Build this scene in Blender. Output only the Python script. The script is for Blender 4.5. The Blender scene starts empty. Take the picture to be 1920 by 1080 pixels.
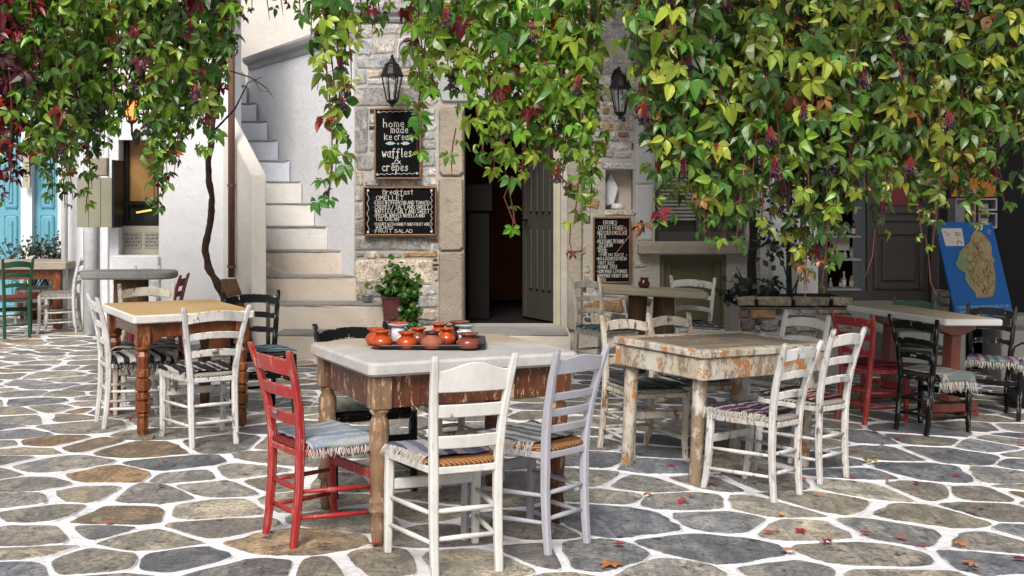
import bpy, math, random
from mathutils import Vector, Matrix, Euler, noise
import numpy as np
R = math.radians
rng = random.Random(7)
S = bpy.context.scene
COL = S.collection
# ------------------------------------------------------------------ camera, sky, sun, exposure
F, YH, CH = 2172.0, 383.5, 1.5            # focal length (px of a 1920 frame), horizon row, eye height
cam = bpy.data.cameras.new('camera'); co = bpy.data.objects.new('camera', cam); COL.objects.link(co)
co.location = (0, 0, CH); co.rotation_euler = (R(90), 0, 0)
cam.sensor_width = 36; cam.lens = F/1920*36; cam.shift_y = -(540-YH)/1920; cam.clip_end = 300; cam.clip_start = .05
S.camera = co
W = bpy.data.worlds.new('World'); S.world = W; W.use_nodes = True
nt = W.node_tree; nt.nodes.clear()
sky = nt.nodes.new('ShaderNodeTexSky'); sky.sky_type = 'NISHITA'; sky.sun_disc = False
SUN = Vector((-.14, -.74, .76)).normalized()
sky.sun_elevation = math.asin(SUN.z); sky.sun_rotation = math.atan2(SUN.x, SUN.y)
sky.dust_density = 4.5; sky.ozone_density = .45
bg = nt.nodes.new('ShaderNodeBackground'); bg.inputs[1].default_value = .10
wo = nt.nodes.new('ShaderNodeOutputWorld')
nt.links.new(sky.outputs[0], bg.inputs[0]); nt.links.new(bg.outputs[0], wo.inputs[0])
sl = bpy.data.lights.new('sun', 'SUN'); sl.energy = 2.9; sl.angle = R(24); sl.color = (1, .965, .92)
so = bpy.data.objects.new('sun', sl); COL.objects.link(so); so.rotation_euler = SUN.to_track_quat('Z', 'Y').to_euler()
so.location = (6, -6, 10)
S.view_settings.view_transform = 'Standard'; S.view_settings.look = 'None'
S.view_settings.gamma = 1; S.view_settings.use_curve_mapping = False
S.view_settings.exposure = 0.36
try:
    S.cycles.max_bounces = 6; S.cycles.transparent_max_bounces = 8
except Exception: pass
# ------------------------------------------------------------------ helpers
SL = .053
def g(x):                                  # the paving falls gently to the right
    return -SL*.3*math.log1p(math.exp(min(x/.3, 60)))
def slope(x): return SL/(1+math.exp(-min(max(x/.3, -50), 50)))
def P(px, py, Y): return Vector(((px-960)*Y/F, Y, CH-(py-YH)*Y/F))
def PX(px, Y): return (px-960)*Y/F
def PZ(py, Y): return CH-(py-YH)*Y/F
def ground_at(px, py):
    x = 0
    for _ in range(8):
        Y = (CH-g(x))*F/(py-YH); x = (px-960)*Y/F
    return x, Y
def place(o, x, y, deg, dz=0):
    o.location = (x, y, g(x)+dz)
    o.rotation_euler = (Matrix.Rotation(math.atan(slope(x)), 3, 'Y') @ Matrix.Rotation(R(deg), 3, 'Z')).to_euler()
def tag(o, label=None, cat=None, group=None, kind=None):
    if label: o['label'] = label
    if cat: o['category'] = cat
    if group: o['group'] = group
    if kind: o['kind'] = kind
    return o
def empty(name, loc=(0, 0, 0), rz=0):
    o = bpy.data.objects.new(name, None); COL.objects.link(o); o.location = loc; o.rotation_euler = (0, 0, rz)
    o.empty_display_size = .1
    return o
class MB:
    def __init__(s): s.v = []; s.f = []; s.c = []; s.cur = (.5, .5, .5)
    def add(s, vs, fs):
        n = len(s.v); s.v += [tuple(v) for v in vs]; s.f += [tuple(i+n for i in f) for f in fs]; s.c += [s.cur]*len(vs)
        return s
    def rings(s, rings, cap=True, closed=True):
        k = len(rings[0]); vs = [p for r in rings for p in r]; fs = []
        for i in range(len(rings)-1):
            for j in range(k if closed else k-1):
                a = i*k+j; b = i*k+(j+1) % k
                fs.append((a, b, b+k, a+k))
        if cap: fs.append(tuple(range(k-1, -1, -1))); fs.append(tuple(range((len(rings)-1)*k, len(rings)*k)))
        return s.add(vs, fs)
    def box(s, x0, x1, y0, y1, z0, z1, ch=0):
        if ch <= 0:
            return s.add([(x0,y0,z0),(x1,y0,z0),(x1,y1,z0),(x0,y1,z0),(x0,y0,z1),(x1,y0,z1),(x1,y1,z1),(x0,y1,z1)],
                         [(3,2,1,0),(4,5,6,7),(0,1,5,4),(1,2,6,5),(2,3,7,6),(3,0,4,7)])
        def ring(i, z):
            a, b, c, d = x0+i, x1-i, y0+i, y1-i; k = ch
            return [(a+k,c,z),(b-k,c,z),(b,c+k,z),(b,d-k,z),(b-k,d,z),(a+k,d,z),(a,d-k,z),(a,c+k,z)]
        return s.rings([ring(ch*.8, z0), ring(0, z0+ch), ring(0, z1-ch), ring(ch*.8, z1)])
    def post(s, pts, secs, ch=.22):              # horizontal chamfered-rectangle rings through pts
        rs = []
        for (x, y, z), (w, t) in zip(pts, secs):
            k = min(w, t)*ch; w /= 2; t /= 2
            rs.append([(x-w+k,y-t,z),(x+w-k,y-t,z),(x+w,y-t+k,z),(x+w,y+t-k,z),(x+w-k,y+t,z),(x-w+k,y+t,z),(x-w,y+t-k,z),(x-w,y-t+k,z)])
        return s.rings(rs)
    def tube(s, pts, r, n=8, cap=True):
        pts = [Vector(p) for p in pts]; rs = []; m = len(pts); ref = None
        if not isinstance(r, (list, tuple)): r = [r]*m
        for i, p in enumerate(pts):
            t = (pts[min(i+1, m-1)]-pts[max(i-1, 0)]).normalized()
            if ref is None: ref = Vector((0, 0, 1)) if abs(t.z) < .9 else Vector((1, 0, 0))
            a = t.cross(ref).normalized(); ref = a.cross(t).normalized(); b = ref
            rs.append([p+(a*math.cos(q)+b*math.sin(q))*r[i] for q in [2*math.pi*j/n for j in range(n)]])
        return s.rings(rs, cap)
    def lathe(s, prof, n=16, c=(0, 0, 0), cap=True):
        return s.rings([[(c[0]+r*math.cos(2*math.pi*j/n), c[1]+r*math.sin(2*math.pi*j/n), c[2]+z) for j in range(n)] for r, z in prof], cap)
    def prism(s, poly, y0, y1):                   # (x,z) polygon extruded along y (y0 = front)
        k = len(poly)
        return s.rings([[(x, y0, z) for x, z in poly], [(x, y1, z) for x, z in poly]])
    def build(s, name, mat, parent=None, smooth=False, bevel=0):
        me = bpy.data.meshes.new(name); me.from_pydata(s.v, [], s.f); me.update()
        ca = me.color_attributes.new('col', 'FLOAT_COLOR', 'POINT')
        ca.data.foreach_set('color', np.array([(c if len(c) == 4 else (*c, 0)) for c in s.c], dtype=np.float32).ravel())
        if mat: me.materials.append(mat)
        if smooth: me.polygons.foreach_set('use_smooth', [True]*len(me.polygons))
        o = bpy.data.objects.new(name, me); COL.objects.link(o)
        if parent: o.parent = parent
        if bevel:
            b = o.modifiers.new('b', 'BEVEL'); b.width = bevel; b.segments = 2; b.limit_method = 'ANGLE'
        return o
def fixn(o):
    import bmesh
    bm = bmesh.new(); bm.from_mesh(o.data); bmesh.ops.recalc_face_normals(bm, faces=bm.faces); bm.to_mesh(o.data); bm.free(); return o
# ------------------------------------------------------------------ materials
class NT:
    def __init__(s, name):
        s.m = bpy.data.materials.new(name); s.m.use_nodes = True; s.t = s.m.node_tree; s.n = s.t.nodes
        s.b = s.n['Principled BSDF']; s.out = s.n['Material Output']
        tc = s.n.new('ShaderNodeTexCoord'); oi = s.n.new('ShaderNodeObjectInfo')
        mu = s.n.new('ShaderNodeMath'); mu.operation = 'MULTIPLY'; mu.inputs[1].default_value = 37.
        s.l(oi.outputs['Random'], mu.inputs[0])
        ad = s.n.new('ShaderNodeVectorMath'); ad.operation = 'ADD'
        s.l(tc.outputs['Object'], ad.inputs[0]); s.l(mu.outputs[0], ad.inputs[1])
        s.co = ad.outputs[0]; s.gen = tc.outputs['Generated']; s.rnd = oi.outputs['Random']; s.obj = tc.outputs['Object']
    def l(s, a, b): s.t.links.new(a, b)
    def noise(s, scale, detail=6, rough=.6, stretch=None, dist=0, co=None):
        n = s.n.new('ShaderNodeTexNoise'); n.inputs['Scale'].default_value = scale; n.inputs['Detail'].default_value = detail
        n.inputs['Roughness'].default_value = rough; n.inputs['Distortion'].default_value = dist
        v = co or s.co
        if stretch:
            mp = s.n.new('ShaderNodeMapping'); mp.inputs['Scale'].default_value = stretch; s.l(v, mp.inputs[0]); v = mp.outputs[0]
        s.l(v, n.inputs['Vector']); return n.outputs[0]
    def ramp(s, fac, stops, interp='LINEAR'):
        r = s.n.new('ShaderNodeValToRGB'); r.color_ramp.interpolation = interp; e = r.color_ramp.elements
        while len(e) < len(stops): e.new(.5)
        for i, (p, c) in enumerate(stops):
            e[i].position = p; e[i].color = (*c, 1) if not isinstance(c, (int, float)) else (c, c, c, 1)
        s.l(fac, r.inputs[0]); return r.outputs[0]
    def mix(s, fac, a, b, mode='MIX'):
        m = s.n.new('ShaderNodeMix'); m.data_type = 'RGBA'; m.blend_type = mode
        for i, v in ((0, fac), (6, a), (7, b)):
            if isinstance(v, (int, float)): m.inputs[i].default_value = v
            elif isinstance(v, tuple): m.inputs[i].default_value = (*v, 1)
            else: s.l(v, m.inputs[i])
        return m.outputs[2]
    def attr(s, name='col'):
        a = s.n.new('ShaderNodeAttribute'); a.attribute_name = name; s.alpha = a.outputs['Alpha']; return a.outputs['Color']
    def bump(s, h, st=.3, dist=.01):
        b = s.n.new('ShaderNodeBump'); b.inputs['Strength'].default_value = st; b.inputs['Distance'].default_value = dist
        s.l(h, b.inputs['Height']); s.l(b.outputs[0], s.b.inputs['Normal'])
    def done(s, col, rough=.6, spec=.4):
        if isinstance(col, tuple): s.b.inputs['Base Color'].default_value = (*col, 1)
        else: s.l(col, s.b.inputs['Base Color'])
        if isinstance(rough, (int, float)): s.b.inputs['Roughness'].default_value = rough
        else: s.l(rough, s.b.inputs['Roughness'])
        s.b.inputs['Specular IOR Level'].default_value = spec
        return s.m
def paint(name, c, chip=(.2, .12, .07), wear=.62, rough=.42, c2=None, dirt=.25, spec=.45, edge=.5):
    """old paint: chips down to chip colour, most of them along the edges; grime in streaks"""
    t = NT(name); n = t.noise(26, 8, .68, (1, 1, .35)); n2 = t.noise(5, 5, .6); n3 = t.noise(90, 4)
    c2 = c2 or tuple(x*.8 for x in c)
    base = t.mix(n2, c, c2)
    if dirt:
        gr = t.ramp(t.noise(11, 9, .75, (1, 1, .4)), [(.44, 0), (.68, 1)])
        base = t.mix(t.mix(dirt, (0, 0, 0), gr), base, tuple(x*.5 for x in chip))
    bv = t.n.new('ShaderNodeBevel'); bv.samples = 4; bv.inputs[0].default_value = .009
    ge = t.n.new('ShaderNodeNewGeometry'); dp = t.n.new('ShaderNodeVectorMath'); dp.operation = 'DOT_PRODUCT'
    t.l(bv.outputs[0], dp.inputs[0]); t.l(ge.outputs['Normal'], dp.inputs[1])
    em = t.ramp(dp.outputs['Value'], [(.88, 1), (.995, 0)])
    ad = t.n.new('ShaderNodeMath'); ad.operation = 'MULTIPLY_ADD'; ad.inputs[1].default_value = .17*edge; t.l(em, ad.inputs[0]); t.l(n, ad.inputs[2])
    msk = t.ramp(ad.outputs[0], [(wear, 0), (wear+.02, 1)])
    col = t.mix(msk, base, t.mix(n3, chip, tuple(x*.45 for x in chip)))
    t.bump(t.mix(.6, msk, n3), .25, .003)
    return t.done(col, t.mix(msk, (rough,)*3, (.8, .8, .8)), spec)
def plaster(name, c, c2, bs=.35, stain=None, amt=.5):
    t = NT(name); n = t.noise(1.1, 6, .6); n2 = t.noise(14, 8, .65); n3 = t.noise(60, 3)
    col = t.mix(t.ramp(n, [(.35, 0), (.65, 1)]), c, c2)
    col = t.mix(t.ramp(n2, [(.55, 0), (.8, .35)]), col, tuple(x*.6 for x in c2))
    if stain:
        m = t.ramp(t.noise(4, 8, .7, (1, 1, .45)), [(.56, 0), (.74, 1)])
        col = t.mix(t.mix(amt, (0, 0, 0), m), col, stain)
    lum = t.noise(3.3, 4, .55)
    t.bump(t.mix(.55, t.mix(.35, n2, n3), lum), min(1, bs*1.6), .05)
    return t.done(col, .85, .2)
def wood(name, c, c2, rough=.5, sc=8, stretch=(1, 1, .08), spec=.4, worn=None):
    t = NT(name); n = t.noise(sc*3, 8, .65, stretch, .6); n2 = t.noise(sc*.6, 5)
    col = t.mix(t.ramp(n, [(.3, 0), (.7, 1)]), c, c2)
    col = t.mix(t.ramp(n2, [(.45, 0), (.8, .6)]), col, tuple(x*.35 for x in c2))
    if worn:
        m = t.ramp(t.noise(sc*4.5, 9, .75, (1, 1, .3)), [(.555, 0), (.585, 1)]); col = t.mix(m, col, worn)
    t.bump(n, .3, .004)
    return t.done(col, rough, spec)
def flat(name, c, rough=.6, spec=.4, metal=0, var=.15, bs=.1, sc=20):
    t = NT(name); n = t.noise(sc, 5); col = t.mix(t.ramp(n, [(.3, 0), (.7, 1)]), c, tuple(x*(1-var*2) for x in c))
    if bs: t.bump(n, bs, .004)
    t.b.inputs['Metallic'].default_value = metal
    return t.done(col, rough, spec)
def stone_attr(name, rough=.75, spec=.35, lich=(.02, .018, .015), vein=1., wash=False):
    """split stone: cloudy patches, layered streaks, dark pits and hairline cracks over the stone's own colour"""
    t = NT(name); a = t.attr(); n = t.noise(5, 10, .7, (1, 1, 1), 1.); n2 = t.noise(45, 7, .75); n3 = t.noise(4.5, 10, .68, (1, .16, 1), 1.6); n4 = t.noise(11, 9, .75); n5 = t.noise(2.4, 6, .6)
    mul = lambda c: t.mix(1., a, c, 'MULTIPLY')
    col = t.mix(t.ramp(n, [(.40, 0), (.60, 1)]), mul((.62, .63, .66)), mul((1.42, 1.37, 1.28)))
    col = t.mix(t.ramp(n3, [(.49, 0), (.58, .75*vein)]), col, mul((.50, .54, .62)))
    col = t.mix(t.ramp(n3, [(.60, 0), (.68, .6*vein)]), col, mul((1.5, 1.45, 1.38)))
    col = t.mix(t.ramp(n5, [(.58, 0), (.72, .4)]), col, mul((1.2, 1.0, .72)))
    col = t.mix(t.ramp(n2, [(.38, .85), (.52, 0)]), col, mul((.30, .30, .31)))
    col = t.mix(t.ramp(n2, [(.58, 0), (.72, .5)]), col, mul((1.6, 1.6, 1.6)))
    col = t.mix(t.ramp(n4, [(.565, 0), (.635, .85)]), col, lich)
    vo = t.n.new('ShaderNodeTexVoronoi'); vo.feature = 'DISTANCE_TO_EDGE'; vo.inputs['Scale'].default_value = 3.2
    wv = t.n.new('ShaderNodeVectorMath'); wv.operation = 'MULTIPLY_ADD'; t.l(t.noise(6, 6, .7), wv.inputs[0]); wv.inputs[1].default_value = (.5, .5, .5); t.l(t.co, wv.inputs[2]); t.l(wv.outputs[0], vo.inputs[0])
    ck = t.ramp(vo.outputs['Distance'], [(.004, 1), (.016, 0)]); ck = t.mix(1., ck, t.ramp(n5, [(.48, 0), (.6, .9)]), 'MULTIPLY')
    col = t.mix(ck, col, lich)
    if wash:
        ad = t.n.new('ShaderNodeMath'); ad.operation = 'MULTIPLY_ADD'; ad.inputs[1].default_value = 1.5; t.l(t.noise(16, 8, .75), ad.inputs[0]); t.l(t.alpha, ad.inputs[2])
        col = t.mix(t.ramp(ad.outputs[0], [(1.18/2.5, 0), (1.36/2.5, .92)]) if False else t.ramp(t.mix(.6, ad.outputs[0], (0, 0, 0)), [(.48, 0), (.54, .9)]), col, t.mix(n2, (.55, .55, .56), (.78, .78, .80)))
    hh = t.mix(.5, t.mix(.4, n, n3), n2); t.bump(hh, .9, .016)
    return t.done(col, t.ramp(n, [(.3, rough-.2), (.7, rough+.1)]), spec)
M = {}
M['white'] = paint('white_paint', (.63, .625, .61), (.20, .13, .08), .605, .55, (.54, .535, .515), .45)
M['fresh_white'] = paint('ivory_paint', (.65, .64, .61), (.30, .21, .13), .665, .5, (.58, .575, .54), .25)
M['cream'] = paint('cream_paint', (.60, .56, .48), (.24, .11, .05), .585, .55, (.52, .48, .41), .6)
M['red'] = paint('red_paint', (.36, .020, .018), (.55, .22, .18), .585, .42, (.25, .010, .012), .2, .4, 1.)
M['maroon'] = paint('maroon_paint', (.17, .012, .016), (.3, .1, .08), .66, .4, (.12, .01, .012), .1)
M['black'] = paint('black_paint', (.006, .006, .007), (.62, .59, .52), .645, .42, (.004, .004, .0045), .0, .16, .75)
M['green'] = paint('green_paint', (.014, .075, .035), (.3, .28, .2), .66, .42, (.008, .045, .022), .1, .35)
M['lilac'] = paint('lilac_paint', (.40, .40, .45), (.5, .4, .34), .70, .48, (.345, .345, .395), .3)
M['plaster'] = plaster('whitewash', (.70, .71, .73), (.64, .655, .685), .35)
M['plaster_warm'] = plaster('cream_whitewash', (.72, .69, .64), (.66, .62, .56), .3)
M['plaster_beige'] = plaster('beige_whitewash', (.62, .55, .47), (.52, .455, .385), .35, (.36, .31, .26), .5)  # beige whitewash with darker blotches, for the lower steps and the niche
M['riser'] = plaster('step_whitewash', (.70, .68, .65), (.62, .595, .56), .35, (.4, .37, .33), .4)
M['riser_blue'] = plaster('skylit_step_whitewash', (.70, .75, .82), (.63, .69, .78), .5)  # upper steps: blue skylight put into the whitewash colour
M['mortar'] = plaster('lime_mortar', (.42, .395, .36), (.35, .325, .29), .7, (.28, .19, .10), .6)
M['mortar_pale'] = plaster('pale_lime_mortar', (.55, .52, .47), (.45, .41, .36), .6, (.3, .25, .2), .4)
M['grout'] = plaster('white_painted_joints', (.80, .80, .82), (.66, .66, .67), 1., (.27, .255, .23), 1.)
M['paver'] = stone_attr('paving_slate', .66, .35, wash=True)
M['wallstone'] = stone_attr('wall_stone', .88, .15, (.17, .14, .11), .45)
M['slab'] = plaster('grey_slab', (.32, .31, .29), (.22, .22, .21), .4, (.12, .11, .1), .5)
M['jamb'] = plaster('worn_jamb_stone', (.36, .315, .25), (.26, .23, .19), .7, (.16, .13, .10), .8)
M['lintel'] = plaster('blue_grey_lintel_stone', (.42, .42, .43), (.34, .34, .35), .4, (.24, .22, .2), .3)
M['marble'] = plaster('white_marble', (.56, .55, .525), (.45, .44, .415), .15, (.40, .31, .20), .7); M['marble'].node_tree.nodes['Principled BSDF'].inputs['Roughness'].default_value = .45
def marble():
    t = NT('stained_white_marble'); n = t.noise(5, 9, .7); n2 = t.noise(30, 7, .7); n3 = t.noise(2.5, 6, .6)
    sp_ = t.n.new('ShaderNodeSeparateXYZ'); t.l(t.obj, sp_.inputs[0]); ad = t.n.new('ShaderNodeMath'); ad.operation = 'MULTIPLY_ADD'; ad.inputs[1].default_value = .9; t.l(n3, ad.inputs[0])
    ad2 = t.n.new('ShaderNodeMath'); ad2.operation = 'MULTIPLY_ADD'; ad2.inputs[1].default_value = -.28; t.l(sp_.outputs[1], ad2.inputs[0]); t.l(sp_.outputs[0], ad2.inputs[2]); t.l(ad2.outputs[0], ad.inputs[2])
    c = t.mix(t.ramp(n, [(.35, 0), (.65, 1)]), (.49, .48, .455), (.36, .35, .33)); c = t.mix(t.ramp(ad.outputs[0], [(.50, 0), (.72, .85)]), c, (.37, .28, .175)); c = t.mix(t.ramp(n2, [(.55, 0), (.72, .6)]), c, (.30, .26, .21))
    t.bump(n2, .25, .004); return t.done(c, .5, .4)
M['marble'] = marble()
M['marble_tan'] = plaster('weathered_marble', (.50, .43, .32), (.40, .33, .23), .15, (.30, .22, .13), .6)
M['tan_top'] = plaster('tan_tabletop', (.36, .225, .09), (.43, .30, .15), .2, (.20, .115, .045), .5)
M['slab_edge'] = plaster('white_slab_edge', (.62, .61, .585), (.54, .525, .49), .25, (.4, .33, .25), .35)
M['slab_olive'] = plaster('olive_schist', (.30, .27, .20), (.38, .33, .24), .4, (.42, .24, .09), .6)
M['varnish'] = wood('varnished_pine', (.21, .058, .014), (.085, .022, .007), .38, 8, spec=.4, worn=(.26, .12, .05))
M['varnish_worn'] = wood('worn_varnish', (.15, .046, .017), (.055, .018, .008), .5, 8, worn=(.40, .27, .165))
M['stripped'] = wood('stripped_wood', (.27, .17, .10), (.12, .062, .032), .65, 9, worn=(.40, .29, .19))
M['red_brown'] = wood('red_brown_stain', (.20, .06, .035), (.12, .03, .02), .5)
M['plank'] = wood('grey_weathered_plank', (.23, .195, .15), (.10, .08, .06), .6, 7, (1, .07, 1), .25, worn=(.30, .22, .13))
M['log'] = wood('bark_log', (.17, .095, .042), (.05, .03, .018), .9, 7, (1, 1, .12))
M['timber'] = wood('oiled_frame', (.25, .12, .06), (.17, .075, .035), .55, 10, (.3, .3, .3))
M['stem'] = wood('vine_bark', (.09, .045, .03), (.04, .022, .016), .9, 14, (1, 1, .2))
M['twig'] = flat('red_twig', (.16, .05, .035), .6)
M['dark_twig'] = flat('dark_twig', (.012, .010, .010), .8)
M['rust'] = wood('rusty_pipe', (.17, .09, .07), (.10, .045, .03), .7, 6, (1, 1, .15))
M['iron'] = flat('black_iron', (.008, .008, .009), .45, .25, 0, .2, .05)
M['slate'] = flat('blackboard_black', (.006, .006, .007), .8, .08, 0, .3, 0)
M['chalk'] = flat('chalk_paint', (.72, .70, .64), .9, .1, 0, .15, 0, 120)
M['chalk_dim'] = flat('chalk_scroll', (.42, .44, .44), .9, .1, 0, .2, 0, 120)
M['chalk_blue'] = flat('pale_blue_chalk', (.36, .50, .52), .9, .1, 0, .2, 0, 120)
M['sage'] = flat('sage_shutter_paint', (.29, .28, .21), .6, .3, 0, .08, .05, 6)
M['sage_pale'] = flat('pale_sage_paint', (.40, .37, .28), .6, .3, 0, .1, .05, 6)
M['olive'] = flat('olive_shutter_paint', (.105, .10, .055), .55, .35, 0, .1, .05, 6)
M['doorgrey'] = flat('grey_green_door_paint', (.055, .052, .045), .5, .4, 0, .1, .05, 5)
M['shopgrey'] = flat('dark_grey_shop_paint', (.060, .054, .052), .5, .4, 0, .1, .05, 5)
M['slatwhite'] = flat('pale_louvre_paint', (.30, .285, .26), .6, .3, 0, .1, .05, 6)
M['blue'] = flat('sky_blue_door_paint', (.13, .36, .46), .5, .4, 0, .1, .05, 5)
M['pipe'] = flat('white_pvc', (.66, .66, .66), .45, .4, 0, .05, 0)
M['amber'] = flat('amber_panel', (.33, .18, .06), .6, .3, 0, .1, 0)
M['orange'] = flat('orange_poster', (.40, .16, .025), .7, .2, 0, .08, 0)
M['dark'] = flat('dark_interior', (.012, .011, .011), .8, .1)
M['room'] = flat('terracotta_room_wall', (.24, .075, .03), .8, .2, 0, .1, 0, 3)
M['maroonpot'] = flat('maroon_plastic_pot', (.10, .03, .03), .4, .4, 0, .1, 0)
M['terracotta'] = flat('terracotta', (.32, .10, .045), .75, .3, 0, .1, .1)
M['glaze'] = flat('orange_glaze', (.42, .06, .010), .14, .6, 0, .12, 0, 30)
M['glaze_red'] = flat('brown_red_glaze', (.21, .055, .03), .2, .55, 0, .15, 0, 30)
M['clay'] = flat('unglazed_clay', (.30, .10, .055), .7, .3, 0, .15, .1, 40)
M['choc'] = flat('dark_brown_glaze', (.055, .018, .012), .25, .5, 0, .1, 0)
M['tray'] = flat('black_tray', (.010, .010, .013), .35, .5, 0, .1, 0)
M['china'] = flat('white_china', (.62, .62, .64), .25, .5, 0, .05, 0)
M['pale_blue'] = flat('pale_blue_glaze', (.38, .55, .55), .25, .5, 0, .1, 0)
M['ruby'] = flat('ruby_glass_jar', (.05, .006, .008), .12, .6, 0, .1, 0)
M['foil'] = flat('crumpled_silver_metal', (.6, .6, .6), .3, .5, 1, .3, .8, 60)
M['mapblue'] = flat('map_blue', (.006, .085, .30), .5, .4, 0, .06, 0)
M['mapland'] = None
M['maptext'] = flat('map_lettering', (.25, .42, .55), .7, .2, 0, .05, 0)
M['mapwhite'] = flat('map_inset_paper', (.50, .46, .44), .7, .2, 0, .1, 0)
M['maproad'] = flat('map_roads', (.17, .06, .03), .8, .1, 0, .1, 0)
M['boxwhite'] = flat('grey_white_box', (.36, .36, .38), .6, .3, 0, .05, 0)
M['fringe'] = flat('cotton_fringe', (.62, .60, .55), .95, .05, 0, .1, 0)
M['fringe_black'] = flat('black_fringe', (.015, .015, .018), .95, .05, 0, .1, 0)
M['bag'] = flat('black_bag', (.012, .011, .013), .8, .2)
M['fallen'] = None
def rush(name, c, c2):
    t = NT(name); w = t.n.new('ShaderNodeTexWave'); w.wave_type = 'BANDS'; w.bands_direction = 'DIAGONAL'; w.inputs['Scale'].default_value = 30; w.inputs['Distortion'].default_value = 3.5
    t.l(t.obj, w.inputs[0]); n = t.noise(30, 5)
    col = t.mix(t.ramp(w.outputs[1], [(.15, 0), (.7, 1)]), tuple(x*.3 for x in c2), t.mix(n, c, c2)); t.bump(w.outputs[1], .7, .006)
    return t.done(col, .65, .3)
M['rush'] = rush('rush_weave', (.52, .26, .09), (.36, .155, .05))
M['rush_pale'] = rush('painted_rush_weave', (.50, .47, .41), (.38, .34, .29))
M['rush_red'] = rush('red_rush_weave', (.32, .03, .02), (.2, .02, .02))
M['rush_dark'] = rush('dark_rush_weave', (.05, .04, .03), (.02, .018, .015))
def rug(name, cols, axis=0, rep=1, fine=.5):
    """woven stripes across the mat"""
    t = NT(name); sp = t.n.new('ShaderNodeSeparateXYZ'); t.l(t.gen, sp.inputs[0])
    nz = t.noise(18, 4, .6, None, 0, t.obj)
    ma = t.n.new('ShaderNodeMath'); ma.operation = 'MULTIPLY_ADD'; ma.inputs[1].default_value = .03; t.l(nz, ma.inputs[0]); t.l(sp.outputs[axis], ma.inputs[2])
    mm = t.n.new('ShaderNodeMath'); mm.operation = 'MULTIPLY'; mm.inputs[1].default_value = rep; t.l(ma.outputs[0], mm.inputs[0])
    fr = t.n.new('ShaderNodeMath'); fr.operation = 'FRACT'; t.l(mm.outputs[0], fr.inputs[0])
    n = len(cols); col = t.ramp(fr.outputs[0], [(i/n, c) for i, c in enumerate(cols)], 'CONSTANT')
    ch = t.n.new('ShaderNodeTexChecker'); ch.inputs['Scale'].default_value = 190; t.l(t.obj, ch.inputs[0])
    n2 = t.noise(140, 4)
    col = t.mix(t.mix(fine, (0, 0, 0), ch.outputs[1]), col, t.mix(1., col, (.45, .45, .48), 'MULTIPLY'))
    col = t.mix(t.ramp(n2, [(.4, .35), (.7, 0)]), col, (.04, .04, .045))
    w = t.n.new('ShaderNodeTexWave'); w.inputs['Scale'].default_value = 60; w.bands_direction = 'Y' if axis == 0 else 'X'; t.l(t.obj, w.inputs[0])
    t.bump(t.mix(.5, w.outputs[1], n2), .8, .006)
    return t.done(col, .95, .08)
wh, gy, bk = (.58, .57, .53), (.24, .25, .26), (.018, .018, .022)
M['rug_blue'] = rug('pale_blue_rag_weave', [(.42, .50, .58), (.55, .60, .64), (.30, .40, .52), (.60, .63, .64), (.38, .47, .56), (.52, .56, .56)], 0, 2, .3)
M['rug_violet'] = rug('violet_grey_rag_weave', [(.13, .12, .19), (.42, .42, .46), (.22, .22, .30), (.52, .50, .52), (.10, .12, .20), (.45, .33, .40), (.20, .22, .27)], 0, 1.4, .45)
M['rug_grey'] = rug('grey_striped_rag_weave', [(.30, .31, .31), (.10, .11, .12), (.42, .43, .42), (.18, .20, .21), (.5, .5, .48), (.13, .14, .16)], 0, 2, .45)
M['rug_black'] = rug('black_and_white_rag_weave', [bk, wh, bk, (.05, .05, .055), bk, (.5, .49, .46)], 0, 3, .35)
M['rug_black2'] = rug('black_white_band_weave', [bk, wh, bk, wh, (.28, .28, .28), wh], 1, 1.6, .35)
M['rug_plum'] = rug('plum_striped_weave', [(.10, .03, .06), (.02, .02, .04), (.30, .26, .30), (.16, .02, .06), (.05, .05, .08), (.4, .36, .38), (.02, .02, .03)], 1, 2.2, .5)
M['rug_red'] = rug('red_and_white_weave', [(.22, .015, .03), (.5, .44, .42), (.20, .012, .03), (.10, .01, .02), (.46, .40, .38)], 1, 3.4, .3)
M['rug_green'] = rug('dark_green_weave', [(.05, .09, .07), (.10, .14, .11), (.03, .06, .05), (.13, .15, .13)], 0, 2, .5)
M['rug_teal'] = rug('teal_striped_weave', [(.08, .20, .26), (.03, .05, .07), (.28, .34, .36), (.05, .10, .14), (.16, .22, .2)], 1, 2, .4)
M['rug_sand'] = rug('sand_and_grey_weave', [(.42, .38, .31), (.50, .47, .42), (.26, .30, .30), (.46, .40, .32), (.36, .40, .40), (.55, .52, .47)], 0, 1.5, .35)
M['rug_oat'] = rug('oatmeal_weave', [(.34, .31, .25), (.28, .26, .22), (.40, .37, .30), (.22, .22, .20)], 0, 3, .5)
M['rug_multi'] = rug('many_coloured_weave', [(.34, .33, .34), (.10, .13, .22), (.45, .42, .42), (.28, .08, .18), (.20, .26, .32), (.38, .36, .38), (.08, .22, .27)], 0, 1.8, .5)
M['rug_crimson'] = rug('crimson_weave', [(.22, .015, .03), (.16, .01, .025), (.26, .03, .04)], 0, 2, .3)
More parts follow.
